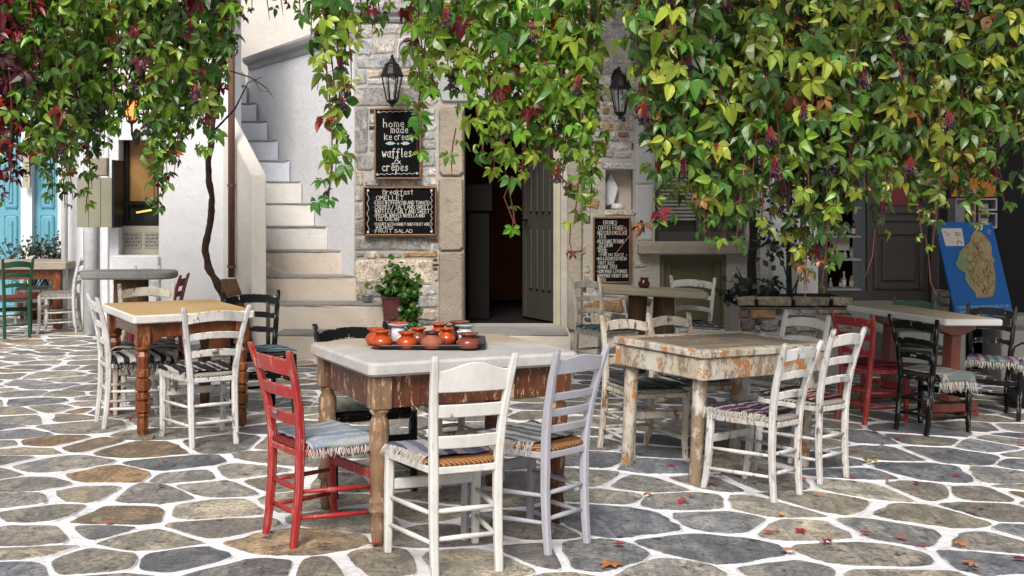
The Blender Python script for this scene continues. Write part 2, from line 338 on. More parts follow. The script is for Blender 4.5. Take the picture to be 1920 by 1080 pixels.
def leafmat(name, trans=.22):
    t = NT(name); a = t.attr(); n = t.noise(24, 4)
    hs = t.n.new('ShaderNodeHueSaturation'); t.l(a, hs.inputs['Color'])
    mr = t.n.new('ShaderNodeMapRange'); t.l(t.rnd, mr.inputs[0]); mr.inputs[3].default_value = .8; mr.inputs[4].default_value = 1.55; t.l(mr.outputs[0], hs.inputs['Value'])
    mh = t.n.new('ShaderNodeMapRange'); t.l(t.rnd, mh.inputs[0]); mh.inputs[3].default_value = .485; mh.inputs[4].default_value = .51; t.l(mh.outputs[0], hs.inputs['Hue'])
    col = t.mix(t.ramp(n, [(.35, 0), (.7, .5)]), hs.outputs[0], t.mix(1., hs.outputs[0], (.62, .68, .5), 'MULTIPLY'))
    t.done(col, .36, .5)
    tr = t.n.new('ShaderNodeBsdfTranslucent'); t.l(t.mix(1., col, (1.05, 1.3, .6), 'MULTIPLY'), tr.inputs[0])
    ms = t.n.new('ShaderNodeMixShader'); ms.inputs[0].default_value = trans
    t.l(t.b.outputs[0], ms.inputs[1]); t.l(tr.outputs[0], ms.inputs[2]); t.l(ms.outputs[0], t.out.inputs[0])
    return t.m
M['leaf'] = leafmat('vine_leaf'); M['fallen'] = leafmat('fallen_leaf', .1)
M['berry'] = flat('dark_blue_berry', (.030, .020, .062), .35, .5, 0, .3, 0, 40)
M['twigred'] = flat('crimson_berry_stalk', (.30, .02, .03), .6)
def glass(name):
    t = NT(name); t.b.inputs['Transmission Weight'].default_value = .9; t.b.inputs['IOR'].default_value = 1.1; t.b.inputs['Alpha'].default_value = .35
    return t.done((.8, .82, .82), .06, .5)
M['glass'] = glass('lamp_glass')
def pane(name, c=(.02, .022, .025)):
    t = NT(name); return t.done(c, .08, .6)
M['pane'] = pane('dark_window_glass')
def emit(name, c, st):
    t = NT(name); t.b.inputs['Emission Color'].default_value = (*c, 1); t.b.inputs['Emission Strength'].default_value = st; return t.done(c, .4)
M['lit'] = emit('lit_amber_lamp_glass', (1., .30, .075), .75); M['bulb'] = emit('lit_bulb', (1., .55, .2), 2.6); M['strip'] = emit('yellow_reflection_glow', (1., .68, .12), .5)
M['bulb_off'] = flat('unlit_bulb', (.6, .6, .58), .2, .5, 0, .05, 0)
def landmat():
    t = NT('map_island_print'); n = t.noise(9, 7); sp = t.n.new('ShaderNodeSeparateXYZ'); t.l(t.gen, sp.inputs[0])
    col = t.ramp(n, [(.35, (.28, .23, .125)), (.55, (.22, .165, .075)), (.7, (.30, .245, .14))])
    e = t.ramp(sp.outputs[0], [(.12, 1), (.42, 0)]); col = t.mix(e, col, (.12, .20, .10))
    return t.done(col, .55, .3)
M['mapland'] = landmat()
# ------------------------------------------------------------------ ground and paving
gd = MB(); xs = [-45, -10] + [x*.5 for x in range(-12, 17)] + [10, 14, 45]; ys = [-25, 0, 3, 6, 9, 12, 15, 20, 45]
gd.add([(x, y, g(x)) for y in ys for x in xs], [(j*len(xs)+i, j*len(xs)+i+1, (j+1)*len(xs)+i+1, (j+1)*len(xs)+i) for j in range(len(ys)-1) for i in range(len(xs)-1)])
ground = gd.build('ground', M['grout']); tag(ground, kind='structure')
SEEDS = [(30,773),(92,768),(103,785),(150,770),(35,788),(153,803),(17,817),(88,833),(162,837),(33,848),(267,843),(93,873),(210,892),(328,875),(367,892),(400,917),(43,912),(283,930),(153,930),(37,940),(83,963),(217,968),(403,960),(157,1000),(53,1010),(287,1017),(417,995),(360,1050),(160,1057),(33,1042),(20,1070),(533,1020),(467,1073),(447,887),(400,833),(333,793),(600,1072),(520,905),(640,905),(580,945),(660,975),(775,965),(850,1005),(945,990),(905,1060),(985,1050),(1000,905),(870,930),(1085,900),(700,1065),(760,900),(560,860),(650,850),(900,870),
 (1160,975),(1350,1035),(1130,1052),(1625,1045),(1730,970),(1545,945),(1430,955),(1500,995),(1285,945),(1350,975),(1195,912),(1160,932),(1240,850),(1370,868),(1520,865),(1655,852),(1785,855),(1740,888),(1835,932),(1900,900),(1885,960),(1870,1022),(1905,1062),(1715,921),(1640,920),(1330,905),(1420,905),(1250,1075),(1480,1075),(1100,860),(1600,820),(1720,808),(1840,800),(1860,840),
 (60,690),(110,690),(60,720),(130,712),(45,740),(170,730),(20,705),(90,665),(150,672),(30,675),(190,690)]
pts = []
for u, v in SEEDS: pts.append(ground_at(u, v))
AN = 1.3
def okp(x, y, r): return all((x-a)**2+((y-b)*AN)**2 > r*r for a, b in pts)
def front(x, y): return 780 < YH+F*(CH-g(x))/y < 1090 and abs(x) < .442*y
for _ in range(26000):
    y = rng.uniform(3.3, 16.5); x = rng.uniform(-.52*y-.8, .52*y+.8)
    if okp(x, y, (.46 if front(x, y) else rng.choice((.28, .36, .44, .52)))): pts.append((x, y))
def cell(i, gap):
    cx, cy = pts[i]; cy *= AN
    poly = [(cx-1.1, cy-1.1), (cx+1.1, cy-1.1), (cx+1.1, cy+1.1), (cx-1.1, cy+1.1)]
    nb = sorted(((a-cx)**2+(b*AN-cy)**2, a, b*AN) for j, (a, b) in enumerate(pts) if j != i and abs(a-cx) < 1.6 and abs(b*AN-cy) < 1.6)[:18]
    wt_ = lambda u, v: .030*noise.noise((u*3.1, v*3.1, 11))*1.6
    for d2, a, b in nb:
        d = math.sqrt(d2); nx, ny = (a-cx)/d, (b-cy)/d; hsh = .5+.5*math.sin((a+cx)*57.3+(b+cy)*91.7)
        lim = d/2+(wt_(cx, cy)-wt_(a, b))/(2*d)-gap/2*(.55+1.1*hsh*hsh); out = []
        for k in range(len(poly)):
            p, q = poly[k], poly[(k+1) % len(poly)]
            sp_ = (p[0]-cx)*nx+(p[1]-cy)*ny-lim; sq = (q[0]-cx)*nx+(q[1]-cy)*ny-lim
            if sp_ <= 0: out.append(p)
            if (sp_ < 0) != (sq < 0) and sp_ != sq:
                t = sp_/(sp_-sq); out.append((p[0]+(q[0]-p[0])*t, p[1]+(q[1]-p[1])*t))
        poly = out
        if len(poly) < 3: return None
    return [(x, y/AN) for x, y in poly]
def chaikin(p, t=.25):
    o = []
    for i in range(len(p)):
        a, b = p[i], p[(i+1) % len(p)]
        o += [(a[0]*(1-t)+b[0]*t, a[1]*(1-t)+b[1]*t), (a[0]*t+b[0]*(1-t), a[1]*t+b[1]*(1-t))]
    return o
PCOL = [(.23, .22, .21), (.27, .255, .225), (.31, .28, .22), (.34, .30, .23), (.29, .265, .22), (.21, .215, .225), (.33, .31, .265), (.36, .325, .26), (.25, .235, .21)]
BROWN = [(.28, .19, .105), (.30, .23, .15)]
stones = []
for i, (x, y) in enumerate(pts):
    if y < 3.35 or abs(x) > .47*y+.5 or y > 15.8: continue
    c = cell(i, rng.uniform(.024, .040) if y < 8 else rng.uniform(.03, .045))
    if not c or len(c) < 3: continue
    cl = []
    for p in c:
        if not cl or (p[0]-cl[-1][0])**2+(p[1]-cl[-1][1])**2 > .0016: cl.append(p)
    if len(cl) < 3: continue
    ar = .5*abs(sum(cl[k][0]*cl[(k+1) % len(cl)][1]-cl[(k+1) % len(cl)][0]*cl[k][1] for k in range(len(cl))))
    if ar < .006: continue
    stones.append((ar/(y**3), x, y, cl))
stones.sort(key=lambda s: -s[0])
def stone_mesh(mb, cl, h, fine=True):
    o = chaikin(chaikin(cl, .16), .25)
    if fine:
        o3 = []
        for k in range(len(o)):
            p, q = o[k], o[(k+1) % len(o)]; m = max(1, int(math.hypot(p[0]-q[0], p[1]-q[1])/.055))
            o3 += [(p[0]+(q[0]-p[0])*i/m, p[1]+(q[1]-p[1])*i/m) for i in range(m)]
        o = o3
    cx = sum(p[0] for p in o)/len(o); cy = sum(p[1] for p in o)/len(o); o2 = []
    for x, y in o:
        k = 1+.07*noise.noise((x*4, y*4, 1.3))+.06*noise.noise((x*15, y*15, 4))+.035*noise.noise((x*37, y*37, 8)); o2.append((cx+(x-cx)*k, cy+(y-cy)*k))
    tilt = rng.uniform(-.007, .007), rng.uniform(-.007, .007)
    if sum(o2[k][0]*o2[(k+1) % len(o2)][1]-o2[(k+1) % len(o2)][0]*o2[k][1] for k in range(len(o2))) < 0: o2.reverse()
    def ring(s, z): return [(cx+(x-cx)*s, cy+(y-cy)*s, g(x)+z+(tilt[0]*(x-cx)+tilt[1]*(y-cy)+.003*noise.noise((x*13, y*13, 2)) if z > 0 else 0)) for x, y in o2]
    c = mb.cur; k = len(o2); n0 = len(mb.v); rs_ = [ring(1.01, -.01), ring(1., h*.6), ring(.98, h), ring(.935, h+.0015)]
    mb.rings(rs_)
    for i, al in enumerate((1, .9, .5, 0)):
        for j in range(k): mb.c[n0+i*k+j] = (*c[:3], al)
ps = MB()
for k, (_, x, y, cl) in enumerate(stones):
    right = x > .05*y
    c = rng.choice(PCOL if rng.random() > .1 else BROWN)
    if right and rng.random() < .45: c = rng.choice([(.19, .20, .22), (.23, .24, .25), (.27, .265, .25)])
    j = rng.uniform(.75, 1.3); c = tuple(v*j for v in c)
    if k < 300:
        mb = MB(); mb.cur = c; stone_mesh(mb, cl, rng.uniform(.005, .010)); mb.build('paving_stone', M['paver'], ground)
    else:
        ps.cur = c; stone_mesh(ps, cl, rng.uniform(.004, .008), False)
o = ps.build('paving_stones', M['paver'], ground); o['kind'] = 'stuff'
# ------------------------------------------------------------------ walls
def holed_wall(mb, x0, x1, z0, z1, y0, y1, holes):
    X = sorted({x0, x1, *[h[0] for h in holes], *[h[1] for h in holes]}); Z = sorted({z0, z1, *[h[2] for h in holes], *[h[3] for h in holes]})
    sol = lambda i, j: 0 <= i < len(X)-1 and 0 <= j < len(Z)-1 and not any(h[0] <= (X[i]+X[i+1])/2 <= h[1] and h[2] <= (Z[j]+Z[j+1])/2 <= h[3] for h in holes)
    for i in range(len(X)-1):
        for j in range(len(Z)-1):
            if not sol(i, j): continue
            a, b, c, d = X[i], X[i+1], Z[j], Z[j+1]
            mb.add([(a,y0,c),(b,y0,c),(b,y0,d),(a,y0,d)], [(0,1,2,3)]); mb.add([(a,y1,c),(b,y1,c),(b,y1,d),(a,y1,d)], [(3,2,1,0)])
            if not sol(i-1, j): mb.add([(a,y0,c),(a,y0,d),(a,y1,d),(a,y1,c)], [(0,1,2,3)])
            if not sol(i+1, j): mb.add([(b,y0,c),(b,y0,d),(b,y1,d),(b,y1,c)], [(3,2,1,0)])
            if not sol(i, j-1): mb.add([(a,y0,c),(b,y0,c),(b,y1,c),(a,y1,c)], [(3,2,1,0)])
            if not sol(i, j+1): mb.add([(a,y0,d),(b,y0,d),(b,y1,d),(a,y1,d)], [(0,1,2,3)])
YF = 12.0
def fx(px): return PX(px, YF)
def fz(py): return PZ(py, YF)
house = empty('stone_house', (fx(900), YF, 0)); tag(house, 'old rough stone house with an open doorway, three blackboards and white plastered stair side', 'house')
def hb(mb, name, mat, par=house, **k):
    o = mb.build(name, mat, None, **k); o.parent = par
    o.matrix_parent_inverse = Matrix.Translation(-Vector(wloc(par))); return o
def wloc(o):
    v = Vector(o.location)
    while o.parent: o = o.parent; v = v+Vector(o.location) if o.type == 'EMPTY' else v
    return v
DOOR = (fx(870), fx(1052), fz(612), fz(195)); NICHE = (fx(1135), fx(1187), fz(393), fz(318)); WIN = (fx(1228), fx(1398), fz(453), fz(235)); LOU = (fx(1237), fx(1362), fz(622), fz(478))
w = MB(); holed_wall(w, fx(664), fx(1425), -.5, 4.8, YF, YF+.32, [DOOR, NICHE, WIN, LOU]); hb(w, 'wall', M['mortar'])
def stone(x0, x1, z0, z1, c, proud=.013, rj=.08, y=YF, par=house, mat='wallstone', name='stone'):
    mb = MB(); mb.cur = c; w_, h_ = x1-x0, z1-z0; r = min(min(w_, h_)*rng.uniform(.10, .24), rng.uniform(.014, .034))
    pl = [(x0+r, z0), ((x0+x1)/2, z0), (x1-r, z0), (x1, z0+r), (x1, z1-r), (x1-r, z1), ((x0+x1)/2, z1), (x0+r, z1), (x0, z1-r), (x0, z0+r)]
    q = min(w_, h_)*rj; pl = [(a+rng.uniform(-q, q), b+rng.uniform(-q, q)) for a, b in pl]
    cx, cz = (x0+x1)/2, (z0+z1)/2
    ch = min(.016, min(w_, h_)*.2)
    def ring(ins, yy): return [(cx+(a-cx)*(1-2*ins/w_), yy+rng.uniform(-.003, .003), cz+(b-cz)*(1-2*ins/h_)) for a, b in pl]
    mb.rings([ring(ch, y-proud), ring(0, y-proud*.45), ring(-.004, y+.01)])
    o = hb(mb, name, M[mat], par); return o
GREY, PALE, TAN, ORG, BEI, DRK, BLU, RED_ = (.33, .325, .315), (.47, .465, .455), (.42, .36, .28), (.36, .24, .13), (.52, .46, .38), (.10, .09, .085), (.41, .425, .45), (.26, .16, .13)
def sp(a, b, c, d, col, **k): j = rng.uniform(.88, 1.12); stone(fx(a), fx(b), fz(d), fz(c), tuple(v*j for v in col), **k)
for a in [(666,700,46,70,PALE),(704,760,44,64,PALE),(700,740,76,100,PALE),(744,780,72,98,BLU),(668,697,74,103,BLU),(784,820,50,100,PALE),(668,796,106,127,BLU),(667,686,130,158,BLU),(690,715,133,146,TAN),(720,772,131,143,TAN),(690,772,148,158,PALE),(776,822,131,158,BLU),(666,790,161,199,GREY),(794,822,162,196,PALE),(667,690,203,287,GREY),(693,701,204,212,DRK),(692,702,215,232,PALE),(692,702,236,243,DRK),(692,702,247,283,PALE),(791,816,204,216,PALE),(791,815,219,226,BLU),(792,818,229,246,PALE),(791,815,249,262,BLU),(792,818,266,280,GREY),(791,816,284,312,BLU),(667,701,290,318,GREY),(792,817,316,330,PALE),(667,680,321,347,BEI),(684,714,337,349,GREY),(717,780,337,349,BEI),(783,818,334,349,PALE),(666,680,351,378,GREY),(666,680,381,412,PALE),(666,680,415,441,GREY),
          (666,806,445,470,GREY),(808,821,449,454,ORG),(808,821,457,470,PALE),(668,684,473,482,GREY),(687,708,472,484,BEI),(712,752,474,483,GREY),(757,820,473,482,ORG),(668,810,487,530,BEI),(812,820,485,489,DRK),(811,822,495,498,DRK),(812,820,502,506,DRK),(814,822,509,526,BEI),(690,700,537,541,DRK),(697,745,537,557,GREY),(750,776,536,560,BEI),(780,818,536,553,PALE),(668,688,537,562,TAN),(782,820,557,577,GREY),(735,778,564,590,TAN),(783,820,581,600,BEI),(735,780,594,612,GREY),(784,818,603,614,GREY)]: sp(*a)
# lintel, cornice, jambs
for a in [(826,884,137,192),(888,1036,137,192),(1040,1086,100,143),(1040,1108,147,192)]: sp(*a, (.40, .41, .43), proud=.035, rj=.02, mat='lintel')
for a in [(1090,1187,100,120,PALE),(1092,1190,124,140,BLU),(1110,1190,144,170,PALE),(1112,1150,174,190,GREY),(1154,1192,174,190,BLU)]: sp(*a)
def moulding(a, b, c):
    mb = MB(); x0, x1 = fx(a), fx(b)
    z = fz(c); prof = [(0, 0), (-.03, 0), (-.05, .03), (-.05, .06), (-.10, .09), (-.12, .14), (-.12, .165), (0, .165)]
    mb.rings([[(x0, YF+p, z+q) for p, q in prof], [(x1, YF+p, z+q) for p, q in prof]]); fixn(hb(mb, 'cornice', M['lintel']))
moulding(660, 818, 42); moulding(1000, 1125, 98)
for a, b, c in [(664, 740, 14), (744, 820, 14), (1120, 1190, 70), (1195, 1300, 70), (1120, 1230, 44)]: sp(a, b, c-26, c, PALE)
y0 = 200
for y1 in (330, 470, 613):
    sp(823, 869, y0, y1, (.36, .32, .27), proud=.045, rj=.015, mat='jamb'); sp(1064, 1092, y0, y1+ (3 if y1 < 600 else 6), (.36, .33, .29), proud=.04, rj=.02, mat='jamb'); y0 = y1+2
# stones right of the door: courses of small rubble
def rubble(x0, x1, ya, yb, avoid=(), hmin=9, hmax=24, wmin=14, wmax=52, cols=None):
    y = ya
    while y < yb-5:
        h = min(rng.uniform(hmin, hmax), yb-y); x = x0+rng.uniform(-4, 4)
        while x < x1-6:
            w_ = rng.uniform(wmin, wmax)*(1 if h > 12 else .7); e = min(x+w_, x1)
            if e-x > 6 and not any(x < q[1]+2 and e > q[0]-2 and y < q[3]+1 and y+h > q[2]-1 for q in avoid):
                c = rng.choice(cols or [PALE, GREY, TAN, BEI, DRK, RED_, ORG, GREY, PALE, BLU]); sp(x, e-2, y, y+h-2.5, c, rj=.14)
            x = e+rng.uniform(0, 4)
        y += h+rng.uniform(0, 1.5)
AV = [(1133, 1189, 306, 403), (1111, 1184, 405, 534), (1222, 1405, 228, 478), (1190, 1415, 452, 478), (1234, 1365, 476, 625)]
sp(1128, 1194, 306, 317, BLU); sp(1132, 1192, 394, 404, BEI)
rubble(1095, 1190, 193, 316, AV, 7, 17, 10, 36); rubble(1094, 1132, 318, 405, AV, 12, 30, 18, 34); rubble(1093, 1112, 405, 620, AV, 8, 20, 9, 18, [TAN, RED_, BEI, ORG, DRK])
for y1, y2 in ((193, 268), (270, 345), (347, 450)): sp(1192, 1224, y1, y2, (.36, .35, .36), rj=.02, mat='lintel')
rubble(1184, 1235, 480, 620, AV, 9, 22, 18, 48, [GREY, BEI, DRK, TAN, PALE, BLU]); rubble(1112, 1184, 536, 620, AV, 14, 30, 24, 60, [GREY, TAN, BLU, DRK, ORG])
rubble(1366, 1424, 480, 625, AV, 14, 34, 20, 50, [BEI, TAN, PALE, GREY]); rubble(1400, 1424, 100, 450, AV, 20, 40, 18, 30, [PALE, GREY, BEI]); rubble(1195, 1424, 120, 228, AV, 14, 30, 24, 60, [PALE, GREY, BLU])
sill = MB(); sill.box(fx(1195), fx(1412), YF-.14, YF+.08, fz(476), fz(456), .012); hb(sill, 'window_sill', M['jamb'])
# niche back and contents
nb = MB(); nb.box(NICHE[0]-.02, NICHE[1]+.02, YF+.22, YF+.3, NICHE[2]-.02, NICHE[3]+.02); hb(nb, 'niche_back', M['plaster_beige'])
v = MB(); v.lathe([(.0, 0), (.07, 0), (.075, .02), (.06, .05), (.045, .06)], 14, (fx(1160), YF+.1, fz(392))); tag(v.build('candle_dish', M['china'], None, True), 'small white and brown dish in the wall niche beside the door', 'dish')
v = MB(); v.prism([(fx(1138), fz(385)), (fx(1153), fz(382)), (fx(1161), fz(352)), (fx(1148), fz(325)), (fx(1137), fz(346))], YF+.14, YF+.16); tag(v.build('pale_stone_slab', M['plaster']), 'pale pointed flat stone standing upright in the wall niche', 'stone slab')
# window with louvred shutters above the sill
win = empty('window', (0, 0, 0)); win.parent = house; win.matrix_parent_inverse = Matrix.Translation(-Vector(house.location))
def wp(mb, name, mat, par): o = mb.build(name, mat, par); return o
fr = MB(); X0, X1, Z0, Z1 = WIN
fr.box(X0, X0+.05, YF+.1, YF+.16, Z0, Z1); fr.box(X1-.05, X1, YF+.1, YF+.16, Z0, Z1); fr.box(X0+.05, X1-.05, YF+.1, YF+.16, Z1-.05, Z1); fr.box(X0+.05, X1-.05, YF+.1, YF+.16, Z0, Z0+.1); fr.box((X0+X1)/2-.03, (X0+X1)/2+.03, YF+.097, YF+.163, Z0+.1, Z1-.05)
wp(fr, 'window_frame', M['doorgrey'], win)
pb = MB(); pb.box(X0-.01, X1+.01, YF+.17, YF+.18, Z0-.01, Z1+.01); wp(pb, 'pane', M['pane'], win)
n = 24
for k in range(n):
    z = Z0+.22+k*(Z1-Z0-.3)/n; s_ = MB(); s_.add([(X0+.05, YF+.115, z), (X0+.44, YF+.115, z), (X0+.44, YF+.145, z+.028), (X0+.05, YF+.145, z+.028), (X0+.05, YF+.115, z+.006), (X0+.44, YF+.115, z+.006), (X0+.44, YF+.145, z+.034), (X0+.05, YF+.145, z+.034)], [(3,2,1,0),(4,5,6,7),(0,1,5,4),(1,2,6,5),(2,3,7,6),(3,0,4,7)])
    wp(s_, 'slat', M['slatwhite'], win)
# green louvred hatch under the sill
lo = empty('shutter_door', (0, 0, 0)); lo.parent = house; lo.matrix_parent_inverse = Matrix.Translation(-Vector(house.location))
X0, X1, Z0, Z1 = LOU; f = MB()
f.box(X0, X0+.05, YF+.01, YF+.1, Z0, Z1); f.box(X1-.05, X1, YF+.01, YF+.1, Z0, Z1); f.box(X0+.05, X1-.05, YF+.01, YF+.1, Z1-.05, Z1)
f.box(X0+.052, X0+.12, YF+.05, YF+.09, Z0, Z1-.052); f.box(X1-.12, X1-.052, YF+.05, YF+.09, Z0, Z1-.052); wp(f, 'frame', M['olive'], lo)
f = MB(); f.box(X0+.12, X1-.12, YF+.075, YF+.085, Z0, Z1-.052); wp(f, 'panel', M['olive'], lo)
for k in range(4):
    z = fz(532)-k*.125; f = MB(); f.box(X0+.18, X1-.24, YF+.055, YF+.074, z-.004, z+.05); wp(f, 'vent_lid', M['olive'], lo); f = MB(); f.box(X0+.18, X1-.24, YF+.06, YF+.074, z-.016, z-.005); wp(f, 'vent_slot', M['dark'], lo)
# room behind the doorway
X0, X1, Z0, Z1 = DOOR; rm = MB()
rm.add([(-1.4, 15.4, .2), (1.9, 15.4, .2), (1.9, 15.4, 3.2), (-1.4, 15.4, 3.2)], [(0, 1, 2, 3)]); rm.add([(-1.4, YF+.32, .2), (-1.4, 15.4, .2), (-1.4, 15.4, 3.2), (-1.4, YF+.32, 3.2)], [(0, 1, 2, 3)]); rm.add([(1.9, YF+.32, .2), (1.9, 15.4, .2), (1.9, 15.4, 3.2), (1.9, YF+.32, 3.2)], [(0, 1, 2, 3)]); rm.add([(-1.4, YF+.32, 3.2), (1.9, YF+.32, 3.2), (1.9, 15.4, 3.2), (-1.4, 15.4, 3.2)], [(0, 1, 2, 3)])
hb(rm, 'room_wall', M['room']); rf = MB(); rf.box(-1.4, 1.9, YF+.2, 15.4, .1, .233); hb(rf, 'room_floor', M['dark'])
fz_ = MB(); fz_.box(fx(872), fx(906)+.05, 12.75, 13.3, .235, 1.42, .01); fr_ = empty('fridge', (fx(890), 13, .235)); tag(fr_, 'dark tall cabinet standing in shadow just inside the stone doorway', 'cabinet')
o = fz_.build('body', M['dark']); o.parent = fr_; o.matrix_parent_inverse = Matrix.Translation(-fr_.location)
o2 = MB(); o2.box(fx(872)-.02, fx(906)+.08, 12.72, 13.3, 1.425, 1.72, .01); o2 = o2.build('top_box', M['dark']); o2.parent = fr_; o2.matrix_parent_inverse = Matrix.Translation(-fr_.location)
# door leaf, swung inwards
dr = empty('door', (.50, YF+.2, DOOR[2]+.02)); dr.parent = house; dr.matrix_parent_inverse = Matrix.Translation(-Vector(house.location))
ang = math.atan2(.72, -.37); dr.rotation_euler = (0, 0, ang); Hd = 2.22; Ld = .80
d = MB(); d.box(0, Ld, -.02, .02, 0, Hd); wp(d, 'leaf', M['doorgrey'], dr)
for (a, b, c, e) in ((.03, .09, 0, Hd), (.71, .77, 0, Hd)): d = MB(); d.box(a, b, .021, .035, c+.01, e-.01); wp(d, 'stile', M['doorgrey'], dr)
for k in range(4):
    for (c, e) in ((.32, .98), (1.16, 2.05)): d = MB(); d.box(.14+k*.14, .20+k*.14, .021, .038, c, e, .008); wp(d, 'raised_strip', M['doorgrey'], dr)
d = MB(); d.tube([(.68, .02, 1.07), (.68, .08, 1.07), (.55, .085, 1.07)], .012, 8); wp(d, 'handle', M['iron'], dr)
d = MB(); d.box(X1-.055, X1-.002, YF+.1, YF+.17, Z0+.003, Z1); d.box(X1-.075, X1-.056, YF+.12, YF+.165, Z0+.003, Z1); hb(d, 'door_frame', M['sage_pale'])
# white plastered flank of the stone house, beside the stair
fl = MB(); A, B = (fx(664), YF+.02), (-3.42, 15.0); nx = (-(B[1]-A[1]), B[0]-A[0])
fl.add([(A[0], A[1], -.4), (B[0], B[1], -.4), (B[0], B[1], 3.26), (A[0], A[1], 3.26), (A[0]+.35, A[1], -.4), (B[0]+.35, B[1], -.4), (B[0]+.35, B[1], 3.26), (A[0]+.35, A[1], 3.26)], [(0,3,2,1),(4,5,6,7),(0,1,5,4),(1,2,6,5),(2,3,7,6),(3,0,4,7)])
hb(fl, 'flank_wall', M['plaster'])
cp = MB(); dx, dy = (B[0]-A[0]), (B[1]-A[1]); L = math.hypot(dx, dy); ux, uy = -dy/L, dx/L   # outward (towards the stair)
prof = [(-.3, 0), (.02, 0), (.04, .035), (.04, .06), (.09, .09), (.11, .13), (.11, .16), (-.3, .16)]
cp.rings([[(p_[0]+ux*q, p_[1]+uy*q, 3.22+r_) for q, r_ in prof] for p_ in (A, (B[0]+.05, B[1]-.07))]); fixn(hb(cp, 'coping', M['lintel']))
up = MB(); up.box(-1.25, 2.6, 12.4, 12.7, 4.3, 7.5); hb(up, 'upper_wall', M['plaster_warm'])
# ------------------------------------------------------------------ stairs
st = empty('staircase', (-2.1, 12, 0)); tag(st, 'whitewashed stone staircase with grey treads climbing beside the stone house', 'staircase')
def sb(mb, name, mat, **k):
    o = mb.build(name, mat, None, **k); o.parent = st; o.matrix_parent_inverse = Matrix.Translation(-st.location); return o
def riser(x0, x1, y0, y1, z0, z1, mat):
    mb = MB(); n = 9
    top = [(x0+(x1-x0)*i/n, z1+.012*noise.noise((i*1.7+x0*9, z1*5, 0))) for i in range(n+1)]
    ed = lambda off: [(x0, y0+off, z0)]+[(a, y0+off+.012*noise.noise((a*6, z1, 3)), b-(.016 if off == 0 else 0)) for a, b in top]+[(x1, y0+off, z0)]
    f_, t_ = ed(0), ed(.016); b_ = [(p[0], y1, p[2]) for p in t_]
    k = len(f_); mb.add(f_+t_+b_, [tuple(range(k))]+[(i, i+k, i+k+1, i+1) for i in range(k-1)]+[(i+k, i+2*k, i+2*k+1, i+k+1) for i in range(k-1)])
    o = sb(mb, 'step', mat); fixn(o)
    t = MB(); n_ = 14; fr2 = [(x0+.012+(x1-x0-.03)*i/n_, y0-.006+.010*noise.noise((i*.9, z1*3, x0)), z1-.004+.010*noise.noise((i*.8, z1*7, 5))) for i in range(n_+1)]; t.add(fr2+[(a, b, z1+.014) for a, b, c in fr2]+[(a, y1-.01, z1+.014) for a, b, c in fr2], [(i, i+1, i+n_+2, i+n_+1) for i in range(n_)]+[(i+n_+1, i+n_+2, i+2*n_+3, i+2*n_+2) for i in range(n_)]); sb(t, 'tread', M['slab'])
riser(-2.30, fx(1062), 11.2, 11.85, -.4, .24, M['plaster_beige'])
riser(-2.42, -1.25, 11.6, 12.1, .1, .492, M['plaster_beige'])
for k in range(13):
    yk = YF+.32*k; xr = -1.635-.2*k if k < 9 else -1.635-.2*k
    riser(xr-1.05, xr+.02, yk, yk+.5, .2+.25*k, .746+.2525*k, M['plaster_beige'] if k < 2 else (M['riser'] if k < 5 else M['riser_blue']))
pr = MB(); s0, s1 = (-2.46, 11.62), (-3.04, 12.56)
for_ = lambda p, z: (p[0], p[1], z)
lx = -.15
pr.rings([[for_(s0, -.4), (s0[0]+lx, s0[1], -.4), (s0[0]+lx, s0[1], 1.80), for_(s0, 1.80)], [for_(s1, -.4), (s1[0]+lx, s1[1], -.4), (s1[0]+lx, s1[1], 2.54), for_(s1, 2.54)]]); fixn(sb(pr, 'parapet', M['plaster_warm'], bevel=.02))
pr = MB(); s2 = (-4.4, 14.75)
pr.rings([[for_(s1, 1.0), (s1[0]+lx, s1[1], 1.0), (s1[0]+lx, s1[1], 2.54), for_(s1, 2.54)], [for_(s2, 1.), (s2[0]+lx, s2[1], 1.), (s2[0]+lx, s2[1], 4.2), for_(s2, 4.2)]]); fixn(sb(pr, 'parapet', M['plaster'], bevel=.02))
# wall at the head of the stairs
bw = MB(); bw.box(-6.2, 2.5, 16.4, 16.8, -.4, 8.5); tag(bw.build('upper_house_wall', M['plaster_warm']), 'tall cream house wall rising behind the head of the stairs', 'wall')
# ------------------------------------------------------------------ white house on the left
YL = 12.4
lh = empty('white_house', (PX(320, YL), YL, 0)); tag(lh, 'whitewashed house with a hatch window, open shutter and rusty downpipe', 'house')
def lb(mb, name, mat, par=None, **k):
    o = mb.build(name, mat, None, **k); o.parent = par or lh; o.matrix_parent_inverse = Matrix.Translation(-Vector(lh.location)); return o
qx = lambda px: PX(px, YL); qz = lambda py: PZ(py, YL)
w = MB(); holed_wall(w, qx(205), qx(434), -.4, 6, YL, YL+.45, [(qx(222), qx(298), qz(478), qz(262))]); lb(w, 'wall', M['plaster'], bevel=.015)
w = MB(); w.box(qx(212), qx(300), YL-.05, YL-.002, -.4, qz(479), .012); lb(w, 'ledge', M['plaster'])
wi = empty('window', (0, 0, 0)); wi.parent = lh; wi.matrix_parent_inverse = Matrix.Translation(-Vector(lh.location))
def wq(mb, name, mat): return mb.build(name, mat, wi)
f = MB(); yA = YL+.16
f.box(qx(222), qx(231), yA, yA+.07, qz(424), qz(262)); f.box(qx(286), qx(298), yA, yA+.07, qz(424), qz(262)); f.box(qx(231), qx(286), yA+.002, yA+.068, qz(424), qz(416)); f.box(qx(231), qx(286), yA+.002, yA+.068, qz(384), qz(377)); wq(f, 'frame', M['iron'])
f = MB(); f.box(qx(231), qx(286), yA+.05, yA+.06, qz(377), qz(262)); wq(f, 'amber_blind', M['amber'])
